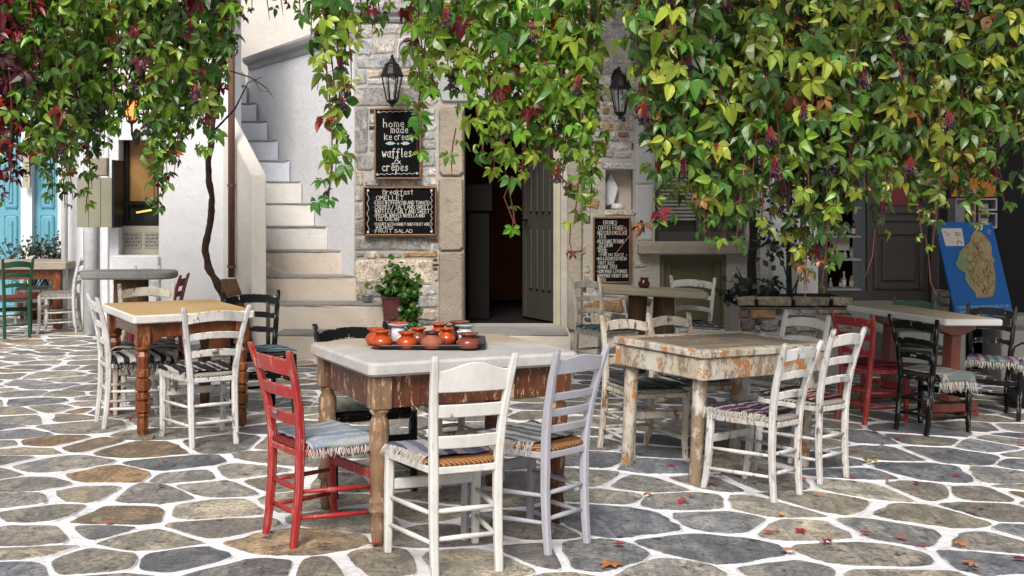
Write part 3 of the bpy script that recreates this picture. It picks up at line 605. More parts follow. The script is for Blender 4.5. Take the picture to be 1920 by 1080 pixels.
f = MB(); f.box(qx(231), qx(286), yA+.04, yA+.045, qz(416), qz(384)); wq(f, 'pane', M['pane'])
f = MB(); f.tube([(qx(245), yA+.03, qz(399)), (qx(274), yA+.03, qz(394))], .012, 6); wq(f, 'glowing_reflection', M['strip'])  # glowing bar imitates a yellow light reflection in the glass
f = MB(); f.box(qx(221), qx(299), yA-.03, yA+.03, qz(477), qz(424)); wq(f, 'hatch_board', M['sage_pale'])
for a, b in ((226, 258), (264, 296)):
    f = MB(); f.box(qx(a), qx(b), yA-.036, yA-.031, qz(467), qz(436)); wq(f, 'sunk_panel', M['slatwhite'])
    f = MB()
    for r_ in range(4):
        x = a+3
        while x < b-6:
            l_ = rng.uniform(3, 8); py = 441+r_*6.5
            f.tube([(qx(x+i*l_/4), yA-.039, qz(py+(1.6 if i % 2 else -1.2)+rng.uniform(-.8, .8))) for i in range(5)], .0022, 4); x += l_+2.5
    wq(f, 'faded_scribble', M['chalk_dim'] if False else M['iron'])
sh = empty('shutter', (0, 0, 0)); sh.parent = lh; sh.matrix_parent_inverse = Matrix.Translation(-Vector(lh.location))
for k in range(3):
    f = MB(); a = 145+k*22.5; f.box(PX(a, 12.15), PX(a+22, 12.15), 12.13, 12.165, PZ(426, 12.15), PZ(333, 12.15), .004); f.build('board', M['sage'], sh)
f = MB(); f.box(PX(212.6, 12.15), PX(217, 12.15), 12.1, 12.39, PZ(427, 12.15), PZ(300, 12.15)); f.build('hinge_post', M['iron'], sh)
f = MB(); f.box(PX(172, 12.5), PX(204, 12.5), 12.43, 12.6, PZ(330, 12.5), PZ(296, 12.5), .01); lb(f, 'shaded_wall_box', M['jamb'])  # dark box standing in for a shaded patch of wall
# recess and pipes to the left of it
f = MB(); f.box(PX(126, 14.2), qx(205)-.004, 14.2, 14.5, -.4, 6); lb(f, 'recess_wall', M['plaster'])
f = MB(); f.box(PX(190, 12.9), PX(203, 12.9), 12.9, 13.1, -.4, 5, .01); lb(f, 'pilaster', M['plaster'])
f = MB(); f.tube([(PX(172, 13.4), 13.4, -.1), (PX(172, 13.4), 13.4, 5)], .09, 14); lb(f, 'round_pillar', M['plaster'], smooth=True)
for px, Y, r_ in ((121, 14.0, .04), (158.5, 13.9, .014)):
    f = MB(); f.tube([(PX(px, Y), Y, 0), (PX(px, Y), Y, 5)], r_, 10); lb(f, 'pipe', M['pipe'] if r_ > .02 else M['iron'], smooth=True)
po = MB(); x, Y = PX(434, 11.98), 11.98; po.tube([(x, Y, PZ(520, Y)), (x, Y, 4.2)], .036, 12); dp = po.build('downpipe', M['rust'], None, True); dp.parent = lh; dp.matrix_parent_inverse = Matrix.Translation(-Vector(lh.location))
for z in (PZ(500, 11.98), PZ(348, 11.98)):
    f = MB(); f.lathe([(.045, -.012), (.045, .012)], 12, (x, Y, z)); f.box(x-.01, x+.01, Y, YL, z-.008, z+.008); lb(f, 'bracket', M['rust'])
# blue doors
bd = empty('blue_door_house', (PX(60, 15.8), 15.8, 0)); tag(bd, 'white house at the far left with two tall sky blue panelled doors', 'house')
def bb(mb, name, mat, par=None): o = mb.build(name, mat, None); o.parent = par or bd; o.matrix_parent_inverse = Matrix.Translation(-Vector(bd.location)); return o
f = MB(); Yb = 15.8; holed_wall(f, -9, PX(127, Yb), -.4, 6, Yb, Yb+.3, [(PX(-30, Yb), PX(39, Yb), -.3, 2.85), (PX(60, Yb), PX(108, Yb), -.3, 2.85)]); bb(f, 'wall', M['plaster'])
for a, b in ((-30, 39), (60, 108)):
    de = empty('door', (0, 0, 0)); de.parent = bd; de.matrix_parent_inverse = Matrix.Translation(-Vector(bd.location))
    f = MB(); f.box(PX(a, Yb), PX(b, Yb), Yb+.1, Yb+.15, -.3, 2.85); f.build('leaf', M['blue'], de)
    xa, xb = PX(max(a, -8), Yb), PX(b, Yb); ww = xb-xa
    for z0, z1 in ((.1, .75), (.85, 1.35), (1.45, 2.05), (2.15, 2.7)):
        f = MB(); f.box(xa+.08, xb-.08, Yb+.075, Yb+.099, z0, z1, .02); f.build('raised_panel', M['blue'], de)
        f = MB(); f.box(xa+.14, xb-.14, Yb+.055, Yb+.074, z0+.07, z1-.07, .012); f.build('panel_field', M['blue'], de)
f = MB(); f.box(PX(43, 15.7), PX(57, 15.7), 15.68, 15.72, PZ(352, 15.7), PZ(258, 15.7)); nsn = empty('wall_sign', (PX(50, 15.7), 15.7, PZ(352, 15.7))); tag(nsn, 'narrow beige upright sign with an emblem hung between the blue doors', 'sign')
def np_(mb, n_, m_): o = mb.build(n_, m_); o.parent = nsn; o.matrix_parent_inverse = Matrix.Translation(-nsn.location)
np_(f, 'board', M['sage_pale']); f = MB(); c = P(50, 282, 15.67)
f.tube([c+Vector((.035*math.cos(t), 0, .07*math.sin(t))) for t in [i*.45-2.8 for i in range(12)]], .005, 4); f.tube([c+Vector((0, 0, -.07)), c+Vector((0, 0, .09))], .005, 4); f.tube([c+Vector((-.03, 0, .03)), c+Vector((.0, 0, -.03)), c+Vector((.03, 0, .03))], .004, 4)
for k in range(6):
    q = P(50, 305+k*6.5, 15.67); f.tube([q+Vector((-.03+.01*(k % 2), 0, 0)), q+Vector((.03-.012*(k % 3), 0, 0))], .0045, 4)
np_(f, 'emblem', M['iron'])
# ------------------------------------------------------------------ shop on the right
YS = 12.6
shp = empty('shop', (PX(1650, YS), YS, 0)); tag(shp, 'dim shop front with dark grey panelled door and bottle window', 'shop')
def ob(mb, name, mat, par=None, **k):
    o = mb.build(name, mat, None, **k); par = par or shp; o.parent = par; o.matrix_parent_inverse = Matrix.Translation(-Vector(par.location)); return o
ox = lambda px: PX(px, YS); oz = lambda py: PZ(py, YS)
f = MB(); f.box(fx(1426), fx(1468), YF+.1, YF+.4, -.5, 4.8); ob(f, 'white_wall', M['plaster'])
f = MB(); f.box(fx(1446), fx(1472), YF-.06, YF+.098, -.4, 4.6, .012); ob(f, 'pilaster', M['plaster'])
f = MB(); f.tube([(fx(1489), YF+.1, -.2), (fx(1489), YF+.1, 4.6)], .045, 12); ob(f, 'drain_pipe', M['pipe'], smooth=True)
f = MB(); f.box(fx(1502), fx(1545), YF+.22, YF+.6, -.4, 4.8, .012); ob(f, 'pilaster', M['plaster'])
f = MB(); f.box(fx(1474), fx(1500), YF+.42, YF+.5, -.4, 4.8); ob(f, 'wall_strip', M['shopgrey'])
f = MB(); f.box(ox(1515), ox(1552), YS, YS+.2, -.4, 4.8); ob(f, 'window_post', M['shopgrey'])
f = MB(); f.box(ox(1552), ox(2050), YS+.02, YS+.25, oz(215), 5.2); ob(f, 'upper_wall', M['shopgrey'])
for k in range(12):
    f = MB(); z = oz(205)+k*.034; f.box(ox(1855), ox(1990), YS-.03, YS+.018, z, z+.024); ob(f, 'louvre_slat', M['slatwhite'])
for za_, zb_ in ((-.2, oz(548)), (oz(258), oz(215))): f = MB(); f.box(ox(1552), ox(1627), YS+.02, YS+.2, za_, zb_); ob(f, 'window_panel', M['shopgrey'])
f = MB(); f.box(ox(1552), ox(1630), YS+.62, YS+.66, -.2, 3.2); ob(f, 'window_back', M['dark'])
SHZ = []
for py in (330, 388, 443, 487, 544):
    f = MB(); z = oz(py); f.box(ox(1553), ox(1626), YS+.21, YS+.6, z-.02, z); ob(f, 'shelf', M['boxwhite']); SHZ.append(z)
def bottle(x, y, z, h, r, mat, capm, lab, label):
    b = empty('bottle', (x, y, z)); tag(b, label, 'bottle', 'bottles on the shop window shelves')
    q = MB(); q.lathe([(r*.9, 0), (r, .01), (r, h*.55), (r*.42, h*.72), (r*.38, h*.86)], 10); q.build('body', mat, b, True)
    q = MB(); q.lathe([(r*.48, h*.86), (r*.5, h), (r*.2, h+.002)], 8); q.build('cap', capm, b)
    q = MB(); q.lathe([(r*1.02, h*.12), (r*1.02, h*.48)], 10, cap=False); q.build('paper_label', lab, b)
bm_ = [M['dark'], flat('amber_bottle', (.10, .045, .015), .2, .5, 0, .1, 0), flat('olive_oil_bottle', (.30, .26, .04), .2, .5, 0, .1, 0), flat('pale_bottle', (.35, .33, .30), .3, .5, 0, .1, 0)]
nm = ['bottom', 'second', 'middle', 'fourth', 'top']
for si, z in enumerate(SHZ[::-1]):
    for k in range(5):
        px = 1562+k*13+rng.uniform(-2, 2); kind = rng.randrange(4) if not (si == 0 and k == 0) else 2
        bottle(ox(px), YS+.28+rng.uniform(0, .1), z+.001, rng.uniform(.10, .19), rng.uniform(.018, .028), bm_[kind], rng.choice([M['china'], M['dark'], M['iron']]), rng.choice([M['china'], M['mapwhite'], M['boxwhite']]), 'small bottle or jar, %s on the %s shelf of the dark shop window' % (('leftmost', 'second from left', 'in the middle', 'second from right', 'rightmost')[k], nm[si]))
f = MB(); f.box(ox(1575), ox(1608), YS+.3, YS+.34, SHZ[3]+.09, SHZ[3]+.25); t_ = f.build('price_card', M['mapwhite']); tag(t_, 'small lettered card stand among the bottles in the shop window', 'card')
sd = empty('door', (0, 0, 0)); sd.parent = shp; sd.matrix_parent_inverse = Matrix.Translation(-Vector(shp.location))
f = MB(); f.box(ox(1629), ox(1744), YS+.06, YS+.12, oz(572), oz(215)); f.build('leaf', M['shopgrey'], sd)
for a, b, c, e in ((1640, 1735, 543, 432), (1640, 1735, 415, 392)):
    f = MB(); xa, xb, za, zb = ox(a), ox(b), oz(c), oz(e)
    f.box(xa, xa+.05, YS+.035, YS+.058, za, zb, .006); f.box(xb-.05, xb, YS+.035, YS+.058, za, zb, .006); f.box(xa+.052, xb-.052, YS+.036, YS+.057, zb-.05, zb, .006); f.box(xa+.052, xb-.052, YS+.036, YS+.057, za, za+.05, .006); f.build('moulding', M['shopgrey'], sd)
    f = MB(); f.box(xa+.09, xb-.09, YS+.04, YS+.059, za+.09, zb-.09 if zb-za > .3 else za+.1, .012); f.build('raised_panel', M['shopgrey'], sd)
f = MB(); f.box(ox(1650), ox(1728), YS+.045, YS+.058, oz(385), oz(240)); f.build('door_pane', M['maroon'], sd)
f = MB(); f.box(ox(1745), ox(1760), YS-.02, YS+.2, oz(580), oz(215), .01); ob(f, 'door_post', M['shopgrey'])
f = MB(); f.box(fx(1592), fx(1770), YF, YS+.06, -.5, PZ(573, 12.0), .012); ob(f, 'door_step', M['slab'])
f = MB(); f.box(fx(1640), fx(1790), YF-.3, YF-.004, -.5, .2, .012); ob(f, 'lower_step', M['slab'])
f = MB(); f.add([(ox(1762), YS+.02, -.4), (ox(1762), 16, -.4), (ox(1762), 16, 4), (ox(1762), YS+.02, 4)], [(0,1,2,3)]); f.add([(ox(1762), 16, -.4), (9, 16, -.4), (9, 16, 4), (ox(1762), 16, 4)], [(0,1,2,3)]); f.add([(ox(1762), YS+.25, 3.0), (9, YS+.25, 3.0), (9, 16, 3.0), (ox(1762), 16, 3.0)], [(0,1,2,3)]); ob(f, 'inner_wall', M['shopgrey'])
f = MB(); f.box(ox(2010), 9, YS, YS+.3, -.5, 4); ob(f, 'end_wall', M['shopgrey'])
for k, (a, b) in enumerate(((545, 556), (557, 571), (572, 592), (593, 612))):
    stone(PX(1760, 12.3), PX(1779, 12.3), PZ(b, 12.3), PZ(a, 12.3), rng.choice([TAN, BEI, GREY]), y=12.3, proud=.05, par=shp)
f = MB(); f.box(PX(1760, 12.3), PX(1779, 12.3), 12.305, 12.5, -.5, PZ(545, 12.3)); ob(f, 'pier', M['mortar'])
f = MB(); f.box(PX(1880, 12.3), PX(1990, 12.3), 12.1, 12.58, -.5, PZ(592, 12.2), .012); ob(f, 'side_step', M['slab'])
f = MB(); f.box(PX(1870, 11.7), PX(2000, 11.7), 11.6, 12.09, -.5, PZ(618, 11.7), .012); ob(f, 'side_step', M['slab'])
# display rack, poster, map board
dc = empty('display_rack', (PX(1825, 12.4), 12.4, .5)); tag(dc, 'grey white card rack boxes standing above the blue map board', 'rack')
def db(mb, n_, m_): o = mb.build(n_, m_); o.parent = dc; o.matrix_parent_inverse = Matrix.Translation(-dc.location)
for a, b, c, e in ((1788, 1826, 372, 428), (1832, 1866, 372, 395), (1832, 1866, 399, 428)):
    f = MB(); xa, xb, za, zb = PX(a, 12.4), PX(b, 12.4), PZ(e, 12.4), PZ(c, 12.4)
    f.box(xa, xb, 12.55, 12.57, za, zb); f.box(xa, xa+.015, 12.35, 12.548, za, zb); f.box(xb-.015, xb, 12.35, 12.548, za, zb); f.box(xa+.016, xb-.016, 12.35, 12.548, za, za+.02); f.box(xa+.016, xb-.016, 12.35, 12.548, zb-.015, zb); f.box(xa+.03, xa+.12, 12.4, 12.43, za+.021, zb-.06); db(f, 'compartment', M['boxwhite'])
f = MB(); f.box(PX(1800, 12.4), PX(1855, 12.4), 12.4, 12.5, -.3, PZ(429, 12.4)); db(f, 'stand', M['iron'])
f = MB(); f.box(PX(1783, 11.95), PX(1866, 11.95), 11.93, 11.96, PZ(369, 11.95), PZ(225, 11.95), .004); tag(f.build('hanging_poster', M['orange']), 'plain orange hanging panel half hidden by vine leaves at the shop', 'poster')
mp = empty('map_board', (PX(1846, 11.65), 11.65, g(4.6)+.42)); tag(mp, 'blue board with a tan island map leaning outside the shop', 'map board')
psi, lam = R(17), R(19)
ex = Vector((math.cos(psi), math.sin(psi), 0)); eu = Vector((-math.sin(psi)*math.sin(lam), math.cos(psi)*math.sin(lam), math.cos(lam)))
en = ex.cross(eu)                                     # towards the viewer
mm = Matrix((ex, eu, en)).transposed().to_4x4(); mm.translation = P(1793, 597, 11.45); mp.matrix_world = mm
BW, BH = .69, 1.0
f = MB(); f.box(0, BW, 0, BH, -.02, 0); f.build('board', M['mapblue'], mp)
mu = lambda px, py: (min(max(((px-1765)-(py-430)*22/165)/118*BW, 0), BW), (595-py)/165*BH)
isl = [(1800,498),(1796,503),(1802,512),(1815,520),(1812,530),(1822,545),(1830,553),(1832,562),(1852,562),(1866,560),(1872,545),(1876,520),(1874,505),(1879,498),(1873,490),(1875,472),(1868,458),(1858,450),(1850,444),(1842,447),(1835,455),(1832,465),(1820,473),(1808,482),(1803,492)]
def flatpoly(poly, z0, z1, name, mat):
    q = MB(); pl = [mu(*p) for p in poly]
    if sum(pl[k][0]*pl[(k+1) % len(pl)][1]-pl[(k+1) % len(pl)][0]*pl[k][1] for k in range(len(pl))) < 0: pl.reverse()
    q.rings([[(a, b, z0) for a, b in pl], [(a, b, z1) for a, b in pl]]); return q.build(name, mat, mp)
flatpoly(isl, .001, .008, 'island', M['mapland']); flatpoly([(1775,441),(1818,441),(1820,472),(1781,472)], .001, .004, 'inset', M['mapwhite'])
f = MB()
for k in range(44):
    x, y = rng.uniform(1822, 1868), rng.uniform(460, 550); p_ = []
    for i in range(5): p_.append((*mu(x, y), .0095)); x += rng.uniform(-6, 6); y += rng.uniform(-8, 8); x = min(max(x, 1818), 1872); y = min(max(y, 455), 556)
    f.tube(p_, .0022, 4)
for k in range(8):
    x, y = rng.uniform(1782, 1812), rng.uniform(445, 466); f.tube([(*mu(x, y), .006), (*mu(x+rng.uniform(-8, 8), y+rng.uniform(-6, 6)), .006), (*mu(min(x+rng.uniform(-2, 14), 1817), y+rng.uniform(-4, 5)), .006)], .0022, 4)
f.build('road_lines', M['maproad'], mp)
f = MB(); c0 = mu(1874, 448); f.tube([(c0[0]+.022*math.cos(t*.5), c0[1]+.022*math.sin(t*.5), .003) for t in range(14)], .003, 4); f.tube([(c0[0]-.01, c0[1]-.01, .003), (c0[0]+.012, c0[1]+.014, .003)], .003, 4); f.build('compass', M['maptext'], mp)
# ------------------------------------------------------------------ stroke lettering
G = {'A':'00 26 40;0.8,2.2 3.2,2.2','B':'00 06 2.6,6 3.4,5 2.6,3.3 0,3.2;2.6,3.3 3.8,1.8 2.8,0 00','C':'3.6,5.2 26 .5,4.8 03 .5,1 20 3.6,.8','D':'00 06 26 3.6,4.5 3.6,1.5 20 00','E':'36 06 00 30;03 2.6,3','F':'36 06 00;03 2.6,3','G':'3.6,5.2 26 .5,4.8 03 .5,1 20 3.6,.8 3.6,2.6 2.2,2.6','H':'00 06;40 46;03 43','I':'10 16','J':'36 3,1.2 20 .6,.8;16 46','K':'00 06;3.6,6 0,2.6 3.8,0','L':'06 00 30','M':'00 .4,6 2,2.5 3.6,6 40','N':'00 06 3.6,0 3.6,6','O':'20 .4,1 03 .4,5 26 3.6,5 43 3.6,1 20','P':'00 06 2.6,6 3.6,4.6 2.6,3 03','Q':'20 .4,1 03 .4,5 26 3.6,5 43 3.6,1 20;2.5,1.5 40','R':'00 06 2.6,6 3.6,4.6 2.6,3 03;1.6,3 3.8,0','S':'3.6,5.2 26 .4,4.8 1,3.4 3,2.6 3.7,1.2 20 .2,.8','T':'06 46;26 20','U':'06 .2,1.2 20 3.6,1.2 3.8,6','V':'06 20 46','W':'06 10 2,4 30 46','X':'00 46;06 40','Y':'06 2,3 46;23 20','Z':'06 46 00 40','/':'00 36','&':'40 1,4.4 1.2,5.8 2.4,5.8 2.6,4.6 .4,2.2 .4,.6 2,0 3.8,2.4','-':'.5,3 3,3','.':'.8,2.6 1.4,2.6 1.4,3.2 .8,3.2 .8,2.6','!':'26 2,1.6;20 2,.3',
 'a':'3,3.4 1.4,4 .2,2.6 .2,1 1.4,0 3,1.2;34 3,.6 3.6,0','b':'06 00;0,2.6 1.6,4 3,3 3,1 1.6,0 0,1','c':'3,3.4 1.6,4 .2,2.8 .2,1.2 1.6,0 3,.6','d':'36 30;3,2.8 1.6,4 .2,2.8 .2,1 1.6,0 3,1.2','e':'.2,2 3,2.2 2.8,3.6 1.4,4 .2,2.8 .2,1 1.6,0 3,.6','ê':'.2,2 3,2.2 2.8,3.6 1.4,4 .2,2.8 .2,1 1.6,0 3,.6;.6,4.8 1.6,5.8 2.6,4.8','f':'3,5.6 2,6 1.2,5 1.2,-1;0,3.6 2.6,3.6','h':'0,7 00;0,2.6 1.6,4 2.8,3.2 30','i':'.8,4 .8,0;.8,5.2 .9,5.5','k':'06 00;2.8,4 0,1.8 3,0','l':'.8,6 .8,.6 1.4,0','m':'04 00;0,2.8 1.2,4 2,3.2 20;2,2.8 3.2,4 4,3.2 40','n':'04 00;0,2.6 1.6,4 2.8,3.2 30','o':'1.6,0 .2,1 .2,3 1.6,4 3,3 3,1 1.6,0','p':'0,4 0,-2;0,2.8 1.6,4 3,3 3,1 1.6,0 0,1','r':'04 00;0,2.4 1.4,4 2.6,3.6','s':'2.8,3.4 1.4,4 .3,3.2 2.6,1.2 2,.1 .2,.6','t':'1.2,6 1.2,.6 2,0;0,4 2.6,4','u':'04 .2,.8 1.4,0 2.8,1;34 30','w':'04 1,0 2,3 30 44',' ':''}
def strokes(ch):
    out = []
    for st_ in G.get(ch, '').split(';'):
        p_ = []
        for tok in st_.split():
            if ',' in tok: a, b = tok.split(',')
            else: a, b = tok[0], tok[1:]
            p_.append((float(a), float(b)))
        if p_: out.append(p_)
    return out
def text(par, s, x0, x1, base, cap, wd, mat, to3, name='lettering'):
    """line of hand lettering: x0..x1 and base in the same units that to3 maps to the surface; cap = capital height"""
    adv = []; x = 0
    for ch in s:
        wdt = 2.2 if ch in ' .i' else (3.4 if ch in "Il-!" else (5.6 if ch in 'mMwW' else 5)); adv.append(x); x += wdt
    k = (x1-x0)/x; h = cap/6; f = MB(); wob = [rng.uniform(-.5, .5) for _ in s]
    for ch, a, wb_ in zip(s, adv, [w_*.6 for w_ in wob]):
        for st_ in strokes(ch):
            q = [(x0+(a+u)*k, base-(v+wb_)*h) for u, v in st_]
            for (ax, ay), (bx, by) in zip(q, q[1:]):
                dx, dy = bx-ax, by-ay; L = math.hypot(dx, dy) or 1; dx /= L; dy /= L; e = wd*.36; nx_, ny_ = -dy*wd*.33, dx*wd*.33
                c4 = [(ax-dx*e+nx_, ay-dy*e+ny_), (bx+dx*e+nx_, by+dy*e+ny_), (bx+dx*e-nx_, by+dy*e-ny_), (ax-dx*e-nx_, ay-dy*e-ny_)]
                f.add([to3(*p, 0) for p in c4]+[to3(*p, 1) for p in c4], [(3,2,1,0),(4,5,6,7),(0,1,5,4),(1,2,6,5),(2,3,7,6),(3,0,4,7)])
    return f.build(name, mat, par)
def on_board(Y):
    return lambda px, py, k: (PX(px, Y), Y-.0012-.0016*k, PZ(py, Y))
def blackboard(x0, x1, y0, y1, bw_, label):
    Y = 11.93; o = empty('blackboard', (0, 0, 0)); tag(o, label, 'blackboard')
    f = MB(); f.box(PX(x0, Y)+.004, PX(x1, Y)-.004, Y, Y+.03, PZ(y1, Y)+.004, PZ(y0, Y)-.004); f.build('board', M['slate'], o)
    X0, X1, Z0, Z1 = PX(x0, Y), PX(x1, Y), PZ(y1, Y), PZ(y0, Y); b = bw_
    for q in ((X0, X0+b, Z0, Z1), (X1-b, X1, Z0, Z1), (X0+b+.001, X1-b-.001, Z1-b, Z1), (X0+b+.001, X1-b-.001, Z0, Z0+b)):
        f = MB(); f.box(q[0], q[1], Y-.022, Y+.034, q[2], q[3], .005); f.build('frame_bar', M['timber'], o)
    return o, on_board(Y), Y
def squig(par, p0, p1, n, amp, r_, mat, Y):
    f = MB(); pts_ = []
    for i in range(n*4+1):
        t = i/(n*4); w_ = math.sin(i*math.pi/2)*amp; dx, dy = p1[0]-p0[0], p1[1]-p0[1]; L = math.hypot(dx, dy)
        pts_.append(P(p0[0]+dx*t-dy/L*w_, p0[1]+dy*t+dx/L*w_, Y-.003))
    f.tube(pts_, r_, 4); f.build('chalk_scroll', mat, par)
def dot(par, px, py, r_, Y, mat):
    f = MB(); c = P(px, py, Y-.002); f.rings([[(c.x+r_*math.cos(t*.7854), c.y-k, c.z+r_*math.sin(t*.7854)) for t in range(8)] for k in (0, .004)]); f.build('chalk_dot', mat, par)
b1, t1, Y1 = blackboard(702, 790, 203, 336, .018, 'tall blackboard under the lantern offering home made ice cream, waffles and crêpes')
for s, a, b, base, cap, wd in (('home',719,761,238.5,13,1.9),('made',733,768,249.5,12.5,1.7),('ice cream',720,775,262,12,1.8),('waffles',717,775,294.5,16,2.3),('&',739,754,308,14,1.7),('crêpes',717,768,320,14.5,2.3)): text(b1, s, a, b, base, cap, wd, M['chalk'], t1)
squig(b1, (711, 210), (781, 208), 6, 1.1, .0042, M['chalk_dim'], Y1); squig(b1, (707, 327), (781, 325.5), 7, 1.1, .0042, M['chalk_dim'], Y1)
for p_ in ((710, 210), (782, 208), (707, 327), (782, 325)): dot(b1, *p_, .014, Y1, M['chalk_blue'])
for a, b in ((722, 742), (751, 769)):
    f = MB(); pl = [P(a, 269, Y1-.002), P((a+b)/2-3, 272, Y1-.002), P((a+b)/2+4, 271.5, Y1-.002), P(b, 269, Y1-.002), P((a+b)/2+4, 266, Y1-.002), P((a+b)/2-3, 265.5, Y1-.002)]
    f.rings([[(p.x, p.y, p.z) for p in pl], [(p.x, p.y-.002, p.z) for p in pl]]); fixn(f.build('chalk_leaf', M['chalk_blue'], b1))
dot(b1, 746.5, 269.5, .011, Y1, M['chalk_dim'])
b2, t2_, Y2 = blackboard(681, 819, 350, 442, .018, 'wide blackboard headed Breakfast hanging below the ice cream board')
for s, a, b, base, cap, wd in (('Breakfast',718,777,364.5,9.5,1.35),('. OMELLET',699,758,375.5,8.5,1.35),('. EGGS WITH BACON AND TOMATO',699,806,383,6.4,1.1),('. CREPES / SALT AND SWEET',699,805,391.6,7,1.2),('. WAFFLES / SALT AND SWEET',699,806,399.6,7,1.2),('. SPECIAL WAFFLE NUTELLA AND',699,797,407.2,6.2,1.1),('ICE CREAN',705,749,414,6,1.1),('. YOGURT WITH HANEY AND FRUIT AND',699,807,423,5.4,.95),('WALNUTS',705,738,428.6,4.8,.95),('. FRUIT SALAD',697,775,436,6,1.15)): text(b2, s, a, b, base, cap, wd, M['chalk'], t2_)
squig(b2, (690, 358), (690, 434), 4, 2.0, .004, M['chalk_dim'], Y2); squig(b2, (809, 357), (809, 434), 7, 1.6, .004, M['chalk_dim'], Y2)
for p_ in ((690, 357), (690, 435), (809, 357), (809, 434)): dot(b2, *p_, .012, Y2, M['chalk'])
b3, t3, Y3 = blackboard(1112, 1182.5, 407, 531, .017, 'narrow blackboard headed Drinks on the stone wall right of the doorway')
for s, a, b, base, cap, wd in (('DRINKS',1131.5,1158,420.5,7,1.15),('. COFFEE FRAPE',1118,1170,431,8,1.05),('. HOT/COLD CHOCOLATE',1118,1177,440,7,1.),('. TEA',1118,1137,447,7,1.1),('. MILKSHAKE BY HOME',1118,1171,456,7,.95),('ICE CREAM',1123,1149,462.6,5.6,.95),('. BEER',1118,1137,467.6,4.8,.95),('. WINE',1118,1140,473.8,6,1.05),('- FRESH JUICE -',1122,1176,480.6,5.4,1.),('. MIX & ASSORTED FRESH',1118,1175,488,5.6,.95),('FRUIT JUICE',1122,1153,496,5.6,.95),('. ORANGE JUICE',1118,1158.5,503.3,6,.95),('. HOMEMADE LEMONADE',1118,1177,511.8,6.4,.95),('. HOMEMADE CHERRY SOUR',1118,1178,519.8,6,.95),('JUICE',1122,1137,526.8,5.2,.95)): text(b3, s, a, b, base, cap, wd, M['chalk'], t3)
mt3 = lambda px, py, k: (*mu(px, py), .0012+.0015*k)
for s, a, b, base, cap, wd in (('EVERY ARTWORK PURCHASED HELPS YOU', 1793, 1898, 579.5, 4.6, .9), ('SUPPORT FOR LOCAL ARTISANS & IDEAS!', 1795, 1900, 587.5, 4.6, .9)): text(mp, s, a, b, base, cap, wd, M['maptext'], mt3)
text(mp, 'MAP OF THE ISLAND', 1838, 1877, 435.5, 3.2, .8, M['maptext'], mt3)
# ------------------------------------------------------------------ wall lanterns
def lantern(px, py, Y, Yw, label, lit=False, s=1.):
    """py = centre of the glass; hangs from a scrolled wall arm (upright on a bracket when lit)"""
    c = P(px, py, Y); o = empty('wall_lantern', c); tag(o, label, 'lantern', None)
    o.rotation_euler = (0, 0, R(12)); n = 6; k = s
    def B(prof, name, mat, nn=6): q = MB(); q.lathe([(r_*k, z*k) for r_, z in prof], nn); return q.build(name, mat, o)
    up_ = lit
    B([(.125, .135), (.128, .15), (.118, .166), (.108, .19), (.098, .225), (.082, .25), (.078, .262), (.084, .268), (.06, .282), (.05, .296), (.022, .302), (.018, .315), (.026, .325), (.0, .338)], 'roof', M['iron'], 12)
    for j in range(6):
        a = j*math.pi/3; q = MB(); q.tube([(.110*k*math.cos(a), .110*k*math.sin(a), .14*k), (.058*k*math.cos(a), .058*k*math.sin(a), -.125*k)], .008*k, 6); q.build('rib', M['iron'], o)
        b = a+math.pi/3; w_ = .965; q = MB(); q.add([(.106*k*math.cos(a)*w_, .106*k*math.sin(a)*w_, .135*k), (.106*k*math.cos(b)*w_, .106*k*math.sin(b)*w_, .135*k), (.056*k*math.cos(b)*w_, .056*k*math.sin(b)*w_, -.122*k), (.056*k*math.cos(a)*w_, .056*k*math.sin(a)*w_, -.122*k)], [(0, 1, 2, 3)]); q.build('pane', M['lit'] if lit else M['glass'], o)
    B([(.0, -.20), (.016, -.195), (.016, -.165), (.03, -.16), (.045, -.15), (.064, -.135), (.064, -.12), (0, -.118)], 'base', M['iron'], 12)
    B([(.0, .08), (.022, .075), (.03, .03), (.026, -.02), (.015, -.05), (.015, -.11)], 'bulb', M['bulb'] if lit else M['bulb_off'], 10)
    d = Yw-Y; q = MB()
    if not lit: q.tube([(0, 0, .30*k), (.0, .03, .36*k), (.02, d*.5, .385*k), (.03, d*.85, .31*k), (.03, d-.01, .26*k)], .014*k, 8)
    else: q.tube([(0, 0, -.19*k), (0, .03, -.30*k), (0, d*.6, -.34*k), (0, d-.01, -.28*k)], .014*k, 8)
    q.build('arm', M['iron'], o, True)
    q = MB(); zc = .27*k if not lit else -.3*k
    q.rings([[(.03*(not lit)+.055*k*math.cos(t*math.pi/8)*(1-.25*abs(math.sin(t*math.pi/8))), d-e, zc+.115*k*math.sin(t*math.pi/8)) for t in range(16)] for e in (0, .022)]); fixn(q.build('back_plate', M['iron'], o))
    return o
lantern(735, 167, 11.72, YF-.02, 'black wall lantern with clear panes above the ice cream blackboard', False, .93)
lantern(1163, 190, 11.72, YF-.02, 'black wall lantern right of the doorway half framed by vine leaves', False, .93)
lantern(247, 208, 11.95, YL, 'lit amber lantern on the white house above the hatch window', True, .82)
q = MB(); q.tube([P(746, 108, 11.96), P(746, 90, 11.96), P(749, 78, 11.96), P(757, 70, 11.96), P(790, 66, 11.96)], .007, 6); hb(q, 'cable', M['pipe'])
